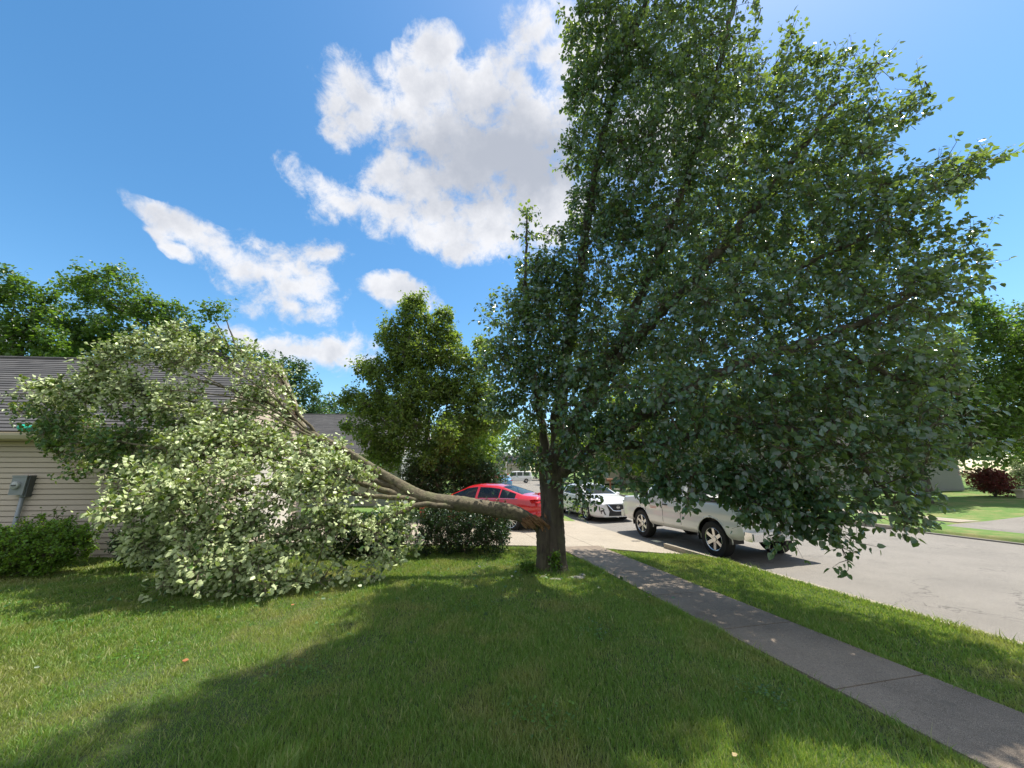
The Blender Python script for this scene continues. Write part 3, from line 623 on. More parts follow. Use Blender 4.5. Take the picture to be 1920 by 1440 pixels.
FC = FCR + wclumps([(250, 650, 7.2, .14, 1.5), (330, 628, 7.3, .14, 1.5), (215, 662, 7.1, .16, 1.5), (395, 640, 7.2, .14, 1.4), (35, 775, 7.0, .09, 2.), (60, 730, 7, .13, 1.5), (460, 660, 7.1, .14, 1.3), (565, 835, 6.4, .16, .8), (500, 825, 6.4, .22, .8), (450, 825, 6.4, .28, 1.), (600, 870, 6.1, .2), (700, 905, 6.0, .12, 1.5), (660, 880, 6.1, .14, 1.4), (610, 870, 6.15, .15, 1.4), (745, 1060, 5.8, .10, 1.8), (600, 1090, 5.5, .14, 1.5), (690, 1075, 5.7, .09, 1.8), (505, 715, 6.9, .16, 1.2), (530, 745, 6.85, .15, 1.2), (480, 740, 6.9, .2, 1.), (545, 775, 6.8, .10, 1.3), (500, 690, 6.95, .12, 1.3), (560, 850, 6.3, .18, 1.), (640, 890, 6.1, .15, 1.), (150, 880, 7.1, .14, 1.5), (230, 870, 6.9, .18, 1.3), (120, 790, 7.2, .3, 1.3)])
def rej_f(P):
    n = P[:, 0] * RN[0] + P[:, 1] * RN[1]
    roof = 2.43 + .75 * (P[:, 1] - (7.73 + .087 * (P[:, 0] + 6.9)))
    return (P[:, 2] < .02) | ((P[:, 1] > 7.68 + .087 * (P[:, 0] + 6.9)) & (P[:, 0] < -6.75) & (P[:, 2] < np.minimum(roof, 6) + .03))
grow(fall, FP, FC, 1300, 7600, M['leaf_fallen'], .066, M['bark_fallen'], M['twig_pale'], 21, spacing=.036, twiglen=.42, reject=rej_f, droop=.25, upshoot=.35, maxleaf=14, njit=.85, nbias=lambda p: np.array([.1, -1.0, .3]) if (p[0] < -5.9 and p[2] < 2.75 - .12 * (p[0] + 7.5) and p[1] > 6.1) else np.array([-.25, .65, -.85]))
# torn wood at the break
def splinters(name, parent, base, dirs, n, L, r0, mat, seed):
    rs = np.random.default_rng(seed); mb = MB()
    for i in range(n):
        b = Vector(base) + Vector(rs.normal(size=3)) * r0 * .55; d = (Vector(dirs) + Vector(rs.normal(size=3)) * .22).normalized(); l = L * (.4 + .6 * rs.random()); w = .012 + .02 * rs.random()
        mb.tube([b - d * .08, b + d * l * .5, b + d * l], [w, w * .7, .002], 4)
    return mb.build(name, mat, parent)
tw_ = MB(); _s = np.random.default_rng(4)
ax_ = (at(1022, 1010, 6.4) - at(970, 968, 6.22)).normalized(); sd_ = ax_.cross(Vector((0, -1, 0))).normalized()
for i in range(20):
    b0 = at(983 + 20 * _s.random(), 967 + 12 * _s.random(), 6.28 + .04 * _s.random()) + sd_ * (_s.random() - .5) * .13; l = .08 + .16 * _s.random(); d = (ax_ + Vector(_s.normal(size=3)) * .09).normalized(); w = .010 + .016 * _s.random()
    tw_.tube([b0 - d * .05, b0 + d * l * .3, b0 + d * l * .75, b0 + d * l], [w * .3, w, w * .7, .002], 5)
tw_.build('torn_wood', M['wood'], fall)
splinters('torn_wood', tree, (.53, 6.84, .74), (-.35, -.15, .6), 16, .20, .08, M['wood'], 5)

# ------------------------------------------------------------------ generic trees and shrubs
def std_tree(name, x, y, h, cw, ch, leafm, barkm, size, nsub, ntw, seed, label, group=None, base=None, trunk_r=.2, loose=.3, cat='tree', nclump=14, spacing=.09, twiglen=.9, top=1.0, clumps=None, flat=.8):
    z0 = gxy(x, y) - .05 if base is None else base
    rs = np.random.default_rng(seed); th_ = empty(name, (0, 0, 0)); tag(th_, label, cat, group)
    cz = z0 + h - ch / 2
    if clumps is None:
        clumps = []
        for i in range(nclump):
            a = i * 2.4 + rs.random(); f = (i + .5) / nclump; zz = -1 + 2 * f
            rad = math.sqrt(max(0, 1 - abs(zz) ** 2.2 * top)) * (.35 + .45 * rs.random())
            rr_ = (.22 + loose * .2 * rs.random()) * min(cw, ch)
            clumps.append((Vector((x + cw / 2 * rad * math.cos(a), y + cw / 2 * rad * math.sin(a), cz + zz * ch / 2 * .82)), (rr_ * 1.1, rr_ * 1.1, rr_ * flat)))
    T = MB(); q = resample([(x, y, z0 - .1), (x + .02, y, z0 + .3), (x + rs.normal() * .1, y, z0 + (h - ch) * .9 + .3), (x + rs.normal() * .2, y + rs.normal() * .2, z0 + h * .6)], [trunk_r * 1.4, trunk_r, trunk_r * .85, trunk_r * .5], .25)
    T.tube([p for p, _ in q], [r_ for _, r_ in q], 14); T.build('trunk', barkm, th_, smooth=True)
    paths = []
    top_p = q[-1][0]; mid_p = q[len(q) // 2][0]
    for c in clumps:
        if len(c) > 2 and c[2] > 1.1: continue
        c0 = Vector(c[0]); s0 = mid_p.lerp(top_p, min(1, max(0, (c0.z - mid_p.z) / max(.1, top_p.z - mid_p.z) - .35)))
        m1 = s0.lerp(c0, .5) + Vector((rs.normal(), rs.normal(), rs.normal() + .3)) * .15
        paths.append(([s0, m1, c0], [trunk_r * .36, trunk_r * .18, trunk_r * .05]))
    grow(th_, paths, clumps, nsub, ntw, leafm, size, barkm, barkm, seed, spacing=spacing, twiglen=twiglen, droop=.3, upshoot=.6, foliage='crown', maxleaf=14)
    return th_
# street tree behind the driveway
cl = wclumps([(775, 590, 17, .9), (740, 630, 17, 1.0), (820, 620, 17.3, 1.0), (780, 660, 16.8, 1.2), (720, 700, 16.8, 1.0), (850, 670, 17.2, 1.0), (790, 730, 16.6, 1.4), (700, 760, 16.4, 1.0), (870, 740, 17, 1.2), (660, 745, 16.6, .6), (760, 800, 16.2, 1.3), (850, 810, 16.5, 1.3), (690, 815, 16.2, .7), (900, 790, 16.8, .8), (650, 800, 16.4, .4), (880, 860, 16.5, .7), (800, 860, 16, .9), (730, 860, 16.2, .7), (850, 880, 16.4, .6), (700, 850, 16.4, .5), (775, 565, 17, .45), (835, 590, 17.3, .5), (890, 690, 17.1, .6), (910, 730, 17, .7), (930, 790, 17, .7), (905, 650, 17.2, .5)])
cl = [(c[0], c[1] * 1.06, c[2]) for c in cl]; cl = ragged(cl, 1, 31, 1.0)
std_tree('street_tree', -4.0, 17.6, 8.6, 6, 7, M['leaf_yel'], M['bark_far'], .11, 900, 13000, 31, 'mid sized sunlit green tree standing behind the red car and driveway', spacing=.06, twiglen=.8, clumps=cl, trunk_r=.15)
# oaks behind the house
cl = wclumps([(150, 530, 26, 1.4), (190, 560, 26, 1.6), (240, 540, 26, 1.5), (280, 570, 26, 1.3), (140, 580, 26, 1.0), (170, 620, 26, 1.6), (230, 620, 26, 1.8), (300, 610, 26, 1.5), (350, 600, 26, 1.2), (400, 595, 26, .9), (340, 640, 26, 1.6), (400, 640, 26, 1.2), (450, 670, 26, 1.1), (500, 700, 26, .9), (200, 670, 26, 2), (300, 690, 26, 2), (400, 700, 26, 1.8), (120, 660, 26, 1.2), (165, 520, 26, .8), (420, 590, 26, .4)])
cl = ragged(cl, 3, 41)
std_tree('oak_tree', -18.5, 24.6, 14, 12, 11, M['leaf_oak'], M['bark_far'], .18, 700, 5200, 41, 'tall spreading oak with open lobed crown rising behind the house roof', 'trees beyond the houses', clumps=cl, trunk_r=.35, spacing=.11, twiglen=1.3)
cl = wclumps([(30, 545, 22, 1.3), (60, 580, 22, 1.3), (20, 610, 22, 1.5), (85, 620, 22, 1.0), (70, 660, 22, 1.1), (-40, 560, 22, 1.6), (-60, 640, 22, 1.8), (10, 660, 22, 1.1), (100, 640, 22, .7), (-130, 600, 22, 1.8)])
cl = ragged(cl, 3, 42)
std_tree('oak_tree', -28.5, 20.8, 12, 9, 9, M['leaf_oak'], M['bark_far'], .18, 500, 3000, 42, 'dark leafy oak at the left edge above the near roof ridge', 'trees beyond the houses', clumps=cl, trunk_r=.3, spacing=.11, twiglen=1.2)
cl = wclumps([(560, 720, 34, 2.0), (540, 700, 35, 1.6), (575, 750, 34, 1.6), (500, 690, 35, 2), (480, 720, 35, 2.6), (540, 780, 34, 2.6), (600, 770, 34, 1.2), (560, 690, 34, 1.)])
std_tree('oak_tree', -20.5, 34, 11, 10, 9, M['leaf_far'], M['bark_far'], .24, 220, 1500, 43, 'dark rounded tree rising past the end of the near roof', 'trees beyond the houses', clumps=cl, trunk_r=.3, spacing=.14, twiglen=1.5)
cl = wclumps([(625, 765, 45, 1.8), (650, 775, 45, 2.0), (600, 780, 45, 2.0), (680, 770, 45, 2.2), (720, 790, 45, 2.5)])
std_tree('oak_tree', -19, 46, 9, 9, 7, M['leaf_far'], M['bark_far'], .28, 120, 900, 44, 'distant low tree showing just above the far house roof ridge', 'trees beyond the houses', clumps=cl, trunk_r=.3, spacing=.16, twiglen=1.6)

# trees on the other side of the street
RT = [((1850, 640, 21, 1.9), (1790, 660, 21, 1.7), (1900, 600, 21, 1.4), (1835, 590, 21, 1.1), (1800, 720, 21, 1.9), (1880, 700, 21, 2), (1760, 740, 21, 1.6), (1860, 760, 21, 1.9), (1930, 700, 21, 1.9), (1790, 790, 21, 1.6), (1950, 640, 21, 1.6), (1930, 780, 21, 1.6), (1850, 820, 21, 1.), (1900, 800, 20, 1.2), (1800, 750, 20, 1.4), (1770, 690, 20.5, 1.2), (1780, 820, 20, .9))]
std_tree('maple_tree', 24.0, 22.5, 9, 9, 7, M['leaf_oak'], M['bark_far'], .15, 500, 6500, 51, 'broad sunlit green maple across the street at the right edge', 'trees across the street', clumps=ragged(wclumps(RT[0]), 2, 51, .8), trunk_r=.3, spacing=.09, twiglen=1.1)
cl = wclumps([(1680, 800, 19, 1.4), (1730, 790, 19, 1.2), (1640, 820, 19, 1.2), (1700, 740, 19, 1.4), (1760, 840, 18.5, .9), (1720, 860, 18.5, .9)])
std_tree('maple_tree', 20.6, 19.5, 6, 6, 4, M['leaf_far'], M['bark_far'], .15, 200, 1500, 52, 'dark shaded tree across the street whose dark trunk stands on the verge lawn', 'trees across the street', clumps=cl, trunk_r=.28, spacing=.09, twiglen=1.)
for k, (x, y, h, w, lm, lb) in enumerate([(16.5, 30, 9, 8, 'leaf_mid', 'green street tree seen through the crown gaps above the pickup'), (10.5, 37, 10, 8, 'leaf_lime', 'yellow green sunlit tree beyond the white sedan'),
        (33.5, 24.5, 8, 8, 'leaf_mid', 'rounded green tree at the far right beside the grey house'), (19.5, 27, 8, 7, 'leaf_far', 'dark bushy tree left of the grey house'), (14.5, 44, 9, 9, 'leaf_mid', 'mid green tree further along the far verge'),
        (21, 42, 13, 10, 'leaf_far', 'dark tall tree far across the street behind the crown'), (9.5, 58, 10, 8, 'leaf_far', 'distant tree on the far verge right of the trunk'),
        (-3.6, 34, 7, 5, 'leaf_lime', 'bright lime green tree beyond the red car roof'), (-6.5, 52, 9, 8, 'leaf_mid', 'distant green tree left of the far street end'), (30, 32, 12, 10, 'leaf_mid', 'large green tree behind the grey sided house'),
        (5.5, 88, 11, 12, 'leaf_mid', 'distant round tree closing the street end right of the white column'), (-8, 92, 12, 13, 'leaf_far', 'distant dark tree closing the street end on the left'), (16, 84, 12, 12, 'leaf_far', 'distant tree beyond the bend on the right')]):
    std_tree('street_tree', x, y, h, w, h * .8, M[lm], M['bark_far'], .14 + y * .003, 160, 1300, 60 + k, lb, 'trees along the far street', trunk_r=.18, spacing=.1, twiglen=1.2)

def far_wood():
    k = 90000; rs = np.random.default_rng(5); a = rs.random(k) * 2 * np.pi; r = 120 + 14 * rs.normal(size=k)
    top = 13 + 3 * np.sin(a * 9 + 1) + 2 * np.sin(a * 23 + 2) + 1.2 * np.sin(a * 57); z = top * (rs.random(k) ** .6) - .3
    P = np.stack([r * np.sin(a), r * np.cos(a), z], 1); D = rs.normal(size=(k, 3)); Nn = rs.normal(size=(k, 3)) + np.array([0, 0, .6])
    o = leaves_mesh('far_wood', P, D, Nn, (.75 * (.5 + rs.random(k))), M['leaf_far'], None, wide=1.0); tag(o, 'far wood of green trees closing the horizon behind the houses', 'wood', kind='stuff')
far_wood()
def shrub(name, x, y, rx, ry, h, leafm, size, n, seed, label, group=None, nsub=90, boxy=False, cat='shrub', nclump=9, spacing=.02, twiglen=.22, branch=None, z0=None):
    z0 = gxy(x, y) if z0 is None else z0; rs = np.random.default_rng(seed); t = empty(name, (0, 0, 0)); tag(t, label, cat, group); cl = []
    if boxy:
        ax = np.linspace(-1, 1, max(3, int(rx / h * 5))); 
        for a in ax:
            for b in (-.5, .5):
                for c in (.3, .68): cl.append(((x + a * (rx - h * .28), y + b * ry, z0 + h * c), (h * .33, ry * .62, h * .31)))
    else:
        for i in range(nclump):
            a = i * 2.4; r_ = math.sqrt((i + .3) / nclump) * .62
            cl.append(((x + rx * r_ * math.cos(a), y + ry * r_ * math.sin(a), z0 + h * (.42 + .2 * rs.random())), (rx * .42, ry * .42, h * .42)))
    paths = [([(x, y, z0 - .05), (x + (c[0][0] - x) * .4, y + (c[0][1] - y) * .4, z0 + (c[0][2] - z0) * .5), c[0]], [.02, .014, .006]) for c in cl]
    grow(t, paths, cl, nsub, n, leafm, size, M['twig'] if branch is None else branch, M['twig'], seed, spacing=spacing, twiglen=twiglen, droop=.1, upshoot=.7, limbs='stems', reject=lambda P: P[:, 2] < z0 + .01, maxleaf=14)
    return t
shrub('boxwood_hedge', -1.0, 8.35, .95, .55, 1.05, M['leaf_box'], .032, 4200, 71, 'dark clipped boxwood hedge between the fallen trunk and the driveway', nsub=300, boxy=True, cat='hedge', spacing=.018, twiglen=.2)
shrub('boxwood_hedge', -2.95, 8.2, .8, .5, .8, M['leaf_box'], .034, 3200, 72, 'dark hedge half hidden behind the hanging fallen branches', nsub=200, boxy=True, cat='hedge', spacing=.018, twiglen=.2)
shrub('garden_shrub', -7.9, 6.6, .95, .55, .78, M['leaf_bush'], .038, 3600, 73, 'bright green shrub under the electric meter beside the fallen crown', nsub=200, spacing=.018, twiglen=.22, nclump=10)
shrub('wall_creeper', -8.9, 7.55, .7, .15, 1.05, M['leaf_shrub'], .05, 45, 176, 'sparse leafy shoots standing against the siding below the meter', nsub=40, spacing=.05, twiglen=.3, cat='creeper')
shrub('garden_shrub', -9.6, 6.7, .85, .55, .7, M['leaf_box'], .036, 2000, 74, 'dark green shrub at the left edge against the siding', nsub=120, spacing=.02, twiglen=.22)
shrub('garden_shrub', -6.3, 7.1, .9, .5, .7, M['leaf_box'], .036, 1600, 75, 'shaded shrub behind the fallen crown at the house corner', nsub=120, spacing=.02, twiglen=.22)
for k, (x, y, rx, ry, h) in enumerate([(-3.6, 16.2, 1.5, 1.0, 2.5), (-1.5, 16.9, 1.4, 1.0, 2.3)]):
    shrub('dark_shrub', x, y, rx, ry, h, M['leaf_box'], .065, 2800, 80 + k, ['tall dark shrub behind the windscreen of the red car', 'tall dark shrub behind the rear half of the red car'][k], 'dark shrubs behind the red car', nsub=120, spacing=.035, twiglen=.4)
shrub('red_maple', 25.6, 20.6, 1.1, 1.1, 1.5, M['leaf_red'], .08, 1200, 90, 'low dark red japanese maple in front of the grey house across the street', nsub=120, spacing=.05, twiglen=.45, cat='shrub')
shrub('pale_shrub', 29.0, 21.6, 1.0, .8, 1.7, M['leaf_pale'], .08, 700, 91, 'pale variegated shrub behind the red maple', nsub=60, spacing=.05, twiglen=.45)
for k, (x, y, rx, h) in enumerate([(18.5, 29.5, 2.2, 1.6), (14.2, 33, 2.0, 1.5), (23.0, 26.5, 2.2, 1.7)]):
    shrub('garden_shrub', x, y, rx, 1.2, h, M['leaf_far'], .12, 1100, 97 + k, ['dark shrub bed across the street behind the pickup', 'dark shrub across the street behind the gap beside the sedan', 'dark shrub against the far grey house'][k], 'shrubs across the street', nsub=60, spacing=.06, twiglen=.5)
shrub('flower_bed', 27.6, 18.6, 1.6, .35, .35, M['leaf_box'], .06, 500, 92, 'low dark planting along the edge of the far lawn', nsub=60, spacing=.05, twiglen=.3, cat='planting')
# sprout at the trunk foot
sp = shrub('trunk_sprout', .72, 6.70, .10, .07, .34, M['leaf_shrub'], .045, 60, 95, 'small bright green sprout growing at the foot of the trunk', nsub=12, spacing=.03, twiglen=.12, cat='sprout', nclump=4)
shrub('weed_plant', .25, 6.7, .22, .12, .16, M['leaf_shrub'], .035, 110, 96, 'low weedy plant left of the trunk foot', nsub=14, spacing=.03, twiglen=.1, cat='weed', nclump=4)

# ------------------------------------------------------------------ houses
M['siding'] = simple('beige_vinyl', (.62, .515, .41), .55, var=.08, scale=1.3)
M['siding_grey'] = simple('grey_vinyl', (.42, .42, .40), .55, var=.06)
M['trim'] = simple('white_trim', (.74, .70, .62), .5, var=.05)
M['trim_tan'] = simple('tan_trim', (.55, .47, .34), .5, var=.05)
m = MT('shingles'); v = m.new('ShaderNodeTexBrick'); m.l.new(m.coord(), v.inputs['Vector']); v.inputs['Scale'].default_value = 1.0
v.inputs['Brick Width'].default_value = .33; v.inputs['Row Height'].default_value = .14; v.inputs['Mortar Size'].default_value = .004
v.inputs['Color1'].default_value = (.066, .066, .068, 1); v.inputs['Color2'].default_value = (.125, .122, .12, 1); v.inputs['Mortar'].default_value = (.03, .03, .03, 1)
m.base(m.mix(m.noise(60, 4), m.mix(.6, v.outputs[0], (.06, .055, .055)), v.outputs[0])); m.set(Roughness=.95); m.bump(m.noise(140, 3), .5, .004); M['roof'] = m.m
m = MT('window_glass'); m.base((.03, .04, .045)); m.set(Roughness=.06); m.inp(m.b, 'Specular IOR Level', .9); M['glass'] = m.m

def lap_wall(mb, p0, d, L, z0, z1, course=.105, out=(0, -1), top_fn=None):
    """lapped siding between two ends; d unit direction; out = outward normal; top_fn(z) -> (a,b) limits along L"""
    n = int((z1 - z0) / course + .999)
    for i in range(n):
        a, b = z0 + i * course, min(z1, z0 + (i + 1) * course)
        if b - a < .005: continue
        l0, l1 = (0, L) if top_fn is None else top_fn((a + b) / 2)
        m0, m1 = (0, L) if top_fn is None else top_fn(b)
        if l1 - l0 < .03: continue
        e = .03
        def P(l, z, o): return (p0[0] + d[0] * l + out[0] * o, p0[1] + d[1] * l + out[1] * o, z)
        r0, r1 = (m0, m1) if m1 > m0 else (l0, l1); g = b - .017
        vs = [P(l0, a, 0), P(l1, a, 0), P(l1, a, e), P(l0, a, e), P(r1, g, .02), P(r0, g, .02), P(r1, g, .001), P(r0, g, .001)]
        mb.add(vs, [(0, 1, 2, 3), (3, 2, 4, 5), (5, 4, 6, 7)])

def gable_house(name, origin, yaw, L, D, zb, ze, slope, label, wallm, roofm, trimm, over=.35, rake=.14, cat='house', group=None):
    """origin = front right corner; wall runs to local -x by L, back to local +y by D; ridge along x"""
    t = empty(name, origin, yaw); tag(t, label, cat, group)
    base = MB(); base.box(-L + .02, -.02, .02, D - .02, zb, ze - .02)
    zr = ze + slope * (D / 2 + over)
    # attic prism core
    base.add([(-L + .02, .02, ze - .02), (-.02, .02, ze - .02), (-.02, D - .02, ze - .02), (-L + .02, D - .02, ze - .02), (-L + .02, D / 2, zr - .25), (-.02, D / 2, zr - .25)], [(0, 1, 5, 4), (2, 3, 4, 5), (1, 2, 5), (3, 0, 4), (3, 2, 1, 0)])
    lap_wall(base, (-L, 0), (1, 0), L, zb + .25, ze, out=(0, -1))
    def tf(z):
        if z <= ze + slope * over - .1: return (0, D)
        k = (z - (ze + slope * over - .1)) / slope; return (k, D - k)
    lap_wall(base, (0, 0), (0, 1), D, zb + .25, zr - .15, out=(1, 0), top_fn=tf)
    lap_wall(base, (-L, 0), (0, 1), D, zb + .25, zr - .15, out=(-1, 0), top_fn=tf)
    lap_wall(base, (-L, D), (1, 0), L, zb + .25, ze, out=(0, 1))
    base.build('wall', wallm, t)
    # roof slopes with real shingle courses
    rl = MB(); x0, x1 = -L - rake, rake; ln = math.hypot(D / 2 + over, slope * (D / 2 + over)); k = int(ln / .14); cs = 1 / math.hypot(1, slope); sn = slope * cs
    for side in (0, 1):
        for i in range(k + 1):
            a, b = i * .14, min(ln, (i + 1) * .14)
            if b - a < .01: continue
            def P(x, u, h):
                y = -over + u * cs - sn * h; z = ze + u * sn + cs * h
                return (x, y, z) if side == 0 else (x, D - y, z)
            vs = [P(x0, a, .02), P(x1, a, .02), P(x1, b + .01, .003), P(x0, b + .01, .003), P(x0, a, -.03), P(x1, a, -.03), P(x1, b, -.03), P(x0, b, -.03)]
            f = [(0, 1, 2, 3), (4, 5, 1, 0), (1, 5, 6, 2), (3, 7, 4, 0), (7, 6, 5, 4)]
            rl.add(vs, f if side == 0 else [q[::-1] for q in f])
    ro = rl.build('roof', roofm, t)
    rc = MB(); rc.tube([(x0, D / 2, zr + .01), (x1, D / 2, zr + .01)], .05, 8); rc.build('ridge_cap', roofm, ro)
    tr = MB()
    for s in (0, 1):
        y = -over - .02 if s == 0 else D + over - .0
        tr.box(x0, x1, y, y + .02, ze - .17, ze - .015)
    tr.box(x0 + .05, x1 - .02, -over + .003, 0 - .02, ze - .14, ze - .12)       # soffit
    for xx in (x1 - .0, x0 - .025):
        for s in (0, 1):
            pts = []
            for (u, h) in ((0, -.035), (ln + .0, -.035), (ln, -.19), (0, -.19)):
                y = -over + u * cs - sn * h * .0; z = ze + u * sn + h
                pts.append((y if s == 0 else D - y, z))
            vs = [(xx, a, b) for a, b in pts] + [(xx + .025, a, b) for a, b in pts]
            tr.add(vs, [(0, 1, 2, 3), (7, 6, 5, 4), (0, 4, 5, 1), (1, 5, 6, 2), (2, 6, 7, 3), (3, 7, 4, 0)])
    tr.build('fascia', trimm, t)
    gt = MB()     # K-style gutter on the front eave
    prof = [(-over - .022, ze - .15), (-over - .09, ze - .15), (-over - .125, ze - .085), (-over - .125, ze - .035), (-over - .11, ze - .035), (-over - .11, ze - .08), (-over - .022, ze - .08)]
    vs = [(x0, a, b) for a, b in prof] + [(x1, a, b) for a, b in prof]; q = len(prof)
    gt.add(vs, [(i, (i + 1) % q, q + (i + 1) % q, q + i) for i in range(q)] + [tuple(range(q))[::-1], tuple(range(q, 2 * q))]); gt.build('gutter', trimm, t)
    return t
HY = math.radians(5)
h1 = gable_house('house', (-6.92, 8.08, 0), HY, 14, 5.7, -.3, 2.43, .75, 'single storey beige sided house with dark shingle roof that the fallen tree leans on', M['siding'], M['roof'], M['trim_tan'])
cb = MB(); cb.box(-.001, .032, -.032, .07, -.05, 2.38); cb.box(-.07, .03, -.033, -.0, -.05, 2.38); cb.build('corner_board', M['trim_tan'], h1)
# garage door in the gable wall towards the driveway
gd = MB(); gd.box(.02, .05, 1.9, 4.9, -.05, 2.1)
for k in range(4):
    for j in range(4): gd.box(.05, .062, 2.0 + j * .72, 2.6 + j * .72, .05 + k * .52, .45 + k * .52)
gdo = gd.build('garage_door', M['trim'], h1)
# electric meter + conduit + base
M['meter'] = simple('meter_grey', (.30, .32, .33), .5, .3); M['conduit'] = simple('conduit_grey', (.34, .37, .38), .45, .3)
M['clear'] = simple('meter_glass', (.5, .52, .5), .15, .0)
mx_, my_ = -9.98, 7.76
mt = empty('electric_meter', (mx_ + .17, my_, 1.2), HY); mt.scale = (.8, .8, .8); tag(mt, 'grey electric meter box with round dial mounted on the siding', 'electric meter')
b = MB(); b.box(-.16, .16, -.12, .1, -.0, .46); b.box(-.17, .17, -.13, -.1, .43, .47); b.build('box', M['meter'], mt)
b = MB(); b.lathe([(.095, .0), (.095, -.045), (.085, -.06), (0.001, -.065)], 28, Matrix.Translation((-.03, -.118, .23))); b.build('dial_cover', M['clear'], mt, smooth=True)
b = MB(); b.box(-.085, .025, -.186, -.1835, .215, .245); b.box(-.06, 0.0, -.186, -.1835, .19, .203); b.build('dial', simple('dial_dark', (.08, .08, .08)), mt)
b = MB(); b.tube([(.09, -.03, .01), (.09, -.03, -.9), (.09, -.03, -1.4)], .045, 14); b.tube([(.09, -.03, .01), (.09, -.03, -.06)], .056, 14); b.build('conduit', M['conduit'], mt, smooth=True)
b = MB(); b.box(.17, .20, -.08, .1, -.05, .47); b.build('side_channel', simple('meter_dark', (.12, .13, .13), .5, .3), mt)
# green bag on the roof edge above the gutter
M['green'] = simple('green_mesh', (.02, .50, .33), .45, var=.25, scale=30)
gb = MB(); g0 = at(33, 803, 7.36); g1 = at(72, 803, 7.40)
gp = [(g0.lerp(g1, t) + Vector((0, 0, .012 * math.sin(t * 9)))) for t in np.linspace(0, 1, 14)]
gb.tube(gp, [.015, .05, .062, .066, .063, .067, .07, .063, .066, .065, .06, .055, .04, .012], 12)
tag(gb.build('mesh_sock', M['green'], smooth=True), 'short bright green stuffed sleeve lying in the gutter at the roof edge', 'sleeve')

h2 = gable_house('house', (-5.6, 19.3, 0), math.radians(2), 12, 9.5, -.4, 2.55, .52, 'neighbouring house with plain dark roof behind the fallen trunk', M['siding_grey'], M['roof'], M['trim'])
b = MB()
for xx in (-2.9, -2.15): b.box(xx - .06, xx + .06, -.05, -.017, -.3, 2.4)
b.build('corner_board', M['trim'], h2)
b = MB(); b.box(-2.0, -1.1, -.045, -.017, -.2, 1.95); dr = b.build('door', simple('door_beige', (.45, .40, .33)), h2)
b = MB(); b.box(-2.08, -2.0, -.06, -.017, -.2, 2.05); b.box(-1.1, -1.02, -.06, -.017, -.2, 2.05); b.box(-2.0, -1.1, -.06, -.017, 1.95, 2.05); b.build('frame', M['trim'], dr)
h3 = gable_house('house', (28.6, 24.5, 0), math.radians(-10), 13, 8, .2, 3.4, .45, 'grey sided house across the street behind the maple', M['siding_grey'], M['roof'], M['trim'])
b = MB(); b.box(-3.2, -2.0, -.05, -.018, 1.3, 2.5); w = b.build('window', M['trim'], h3); b = MB(); b.box(-3.12, -2.08, -.056, -.05, 1.38, 2.42); b.build('pane', M['glass'], w)
h4 = gable_house('house', (3.0, 96, 0), 0, 9, 9, -.6, 3.4, .5, 'distant white house closing the end of the street', M['trim'], M['roof'], M['trim'])
b = MB(); b.tube([(-.5, -1.2, -.5), (-.5, -1.2, 3.3)], .2, 12); b.build('porch_column', M['trim'], h4)
h5 = gable_house('house', (22.0, 46, 0), math.radians(-12), 12, 9, .2, 3.6, .5, 'beige house far across the street behind the tree gaps', M['siding'], M['roof'], M['trim'])

# white lamp post far down the street
lp = empty('street_lamp', (-.95, 62, -.3)); tag(lp, 'pale slender street lamp post far down the street above the van', 'street lamp')
b = MB(); b.tube([(0, 0, 0), (0, 0, 4.4)], [.14, .10], 10); b.build('post', M['trim'], lp); b = MB(); b.tube([(0, 0, 4.4), (0, 0, 4.55), (0, 0, 4.9), (0, 0, 5.0)], [.1, .22, .25, .06], 10); b.build('lamp_head', M['clear'], lp)

# ------------------------------------------------------------------ vehicles
def paint(name, col, met=0., coat=1.):
    m = MT(name); m.base(m.mix(m.noise(3, 4), tuple(c * .95 for c in col), col)); m.set(Roughness=.32, Metallic=met); m.inp(m.b, 'Coat Weight', coat); m.inp(m.b, 'Coat Roughness', .04); return m.m
M['red'] = paint('red_paint', (.55, .012, .022)); M['white'] = paint('white_paint', (.78, .78, .78)); M['offwhite'] = paint('work_truck_paint', (.78, .765, .72)); M['blue'] = paint('blue_paint', (.12, .32, .55))
M['carglass'] = MT('car_glass').set(Roughness=.03).m
m = MT('car_glass2'); m.base((.012, .016, .016)); m.set(Roughness=.03); m.inp(m.b, 'Specular IOR Level', .8)
tr = m.new('ShaderNodeBsdfTransparent'); tr.inputs[0].default_value = (.75, .9, .85, 1); x = m.new('ShaderNodeMixShader'); m.inp(x, 0, .45); m.l.new(m.b.outputs[0], x.inputs[1]); m.l.new(tr.outputs[0], x.inputs[2]); m.l.new(x.outputs[0], m.o.inputs[0]); M['carglass'] = m.m
M['rubber'] = simple('tyre_rubber', (.018, .017, .016), .85); M['rim'] = simple('alloy', (.62, .62, .62), .25, .85, .05); M['dkplastic'] = simple('dark_plastic', (.02, .02, .022), .5)
M['chrome'] = simple('chrome', (.75, .76, .78), .12, 1., .03); M['lampclear'] = simple('headlamp_clear', (.55, .58, .6), .08, .3); M['lampred'] = simple('lamp_red', (.45, .01, .008), .15); M['plate'] = simple('plate_white', (.7, .7, .7), .4)
M['seat'] = simple('seat_fabric', (.03, .03, .032), .8)

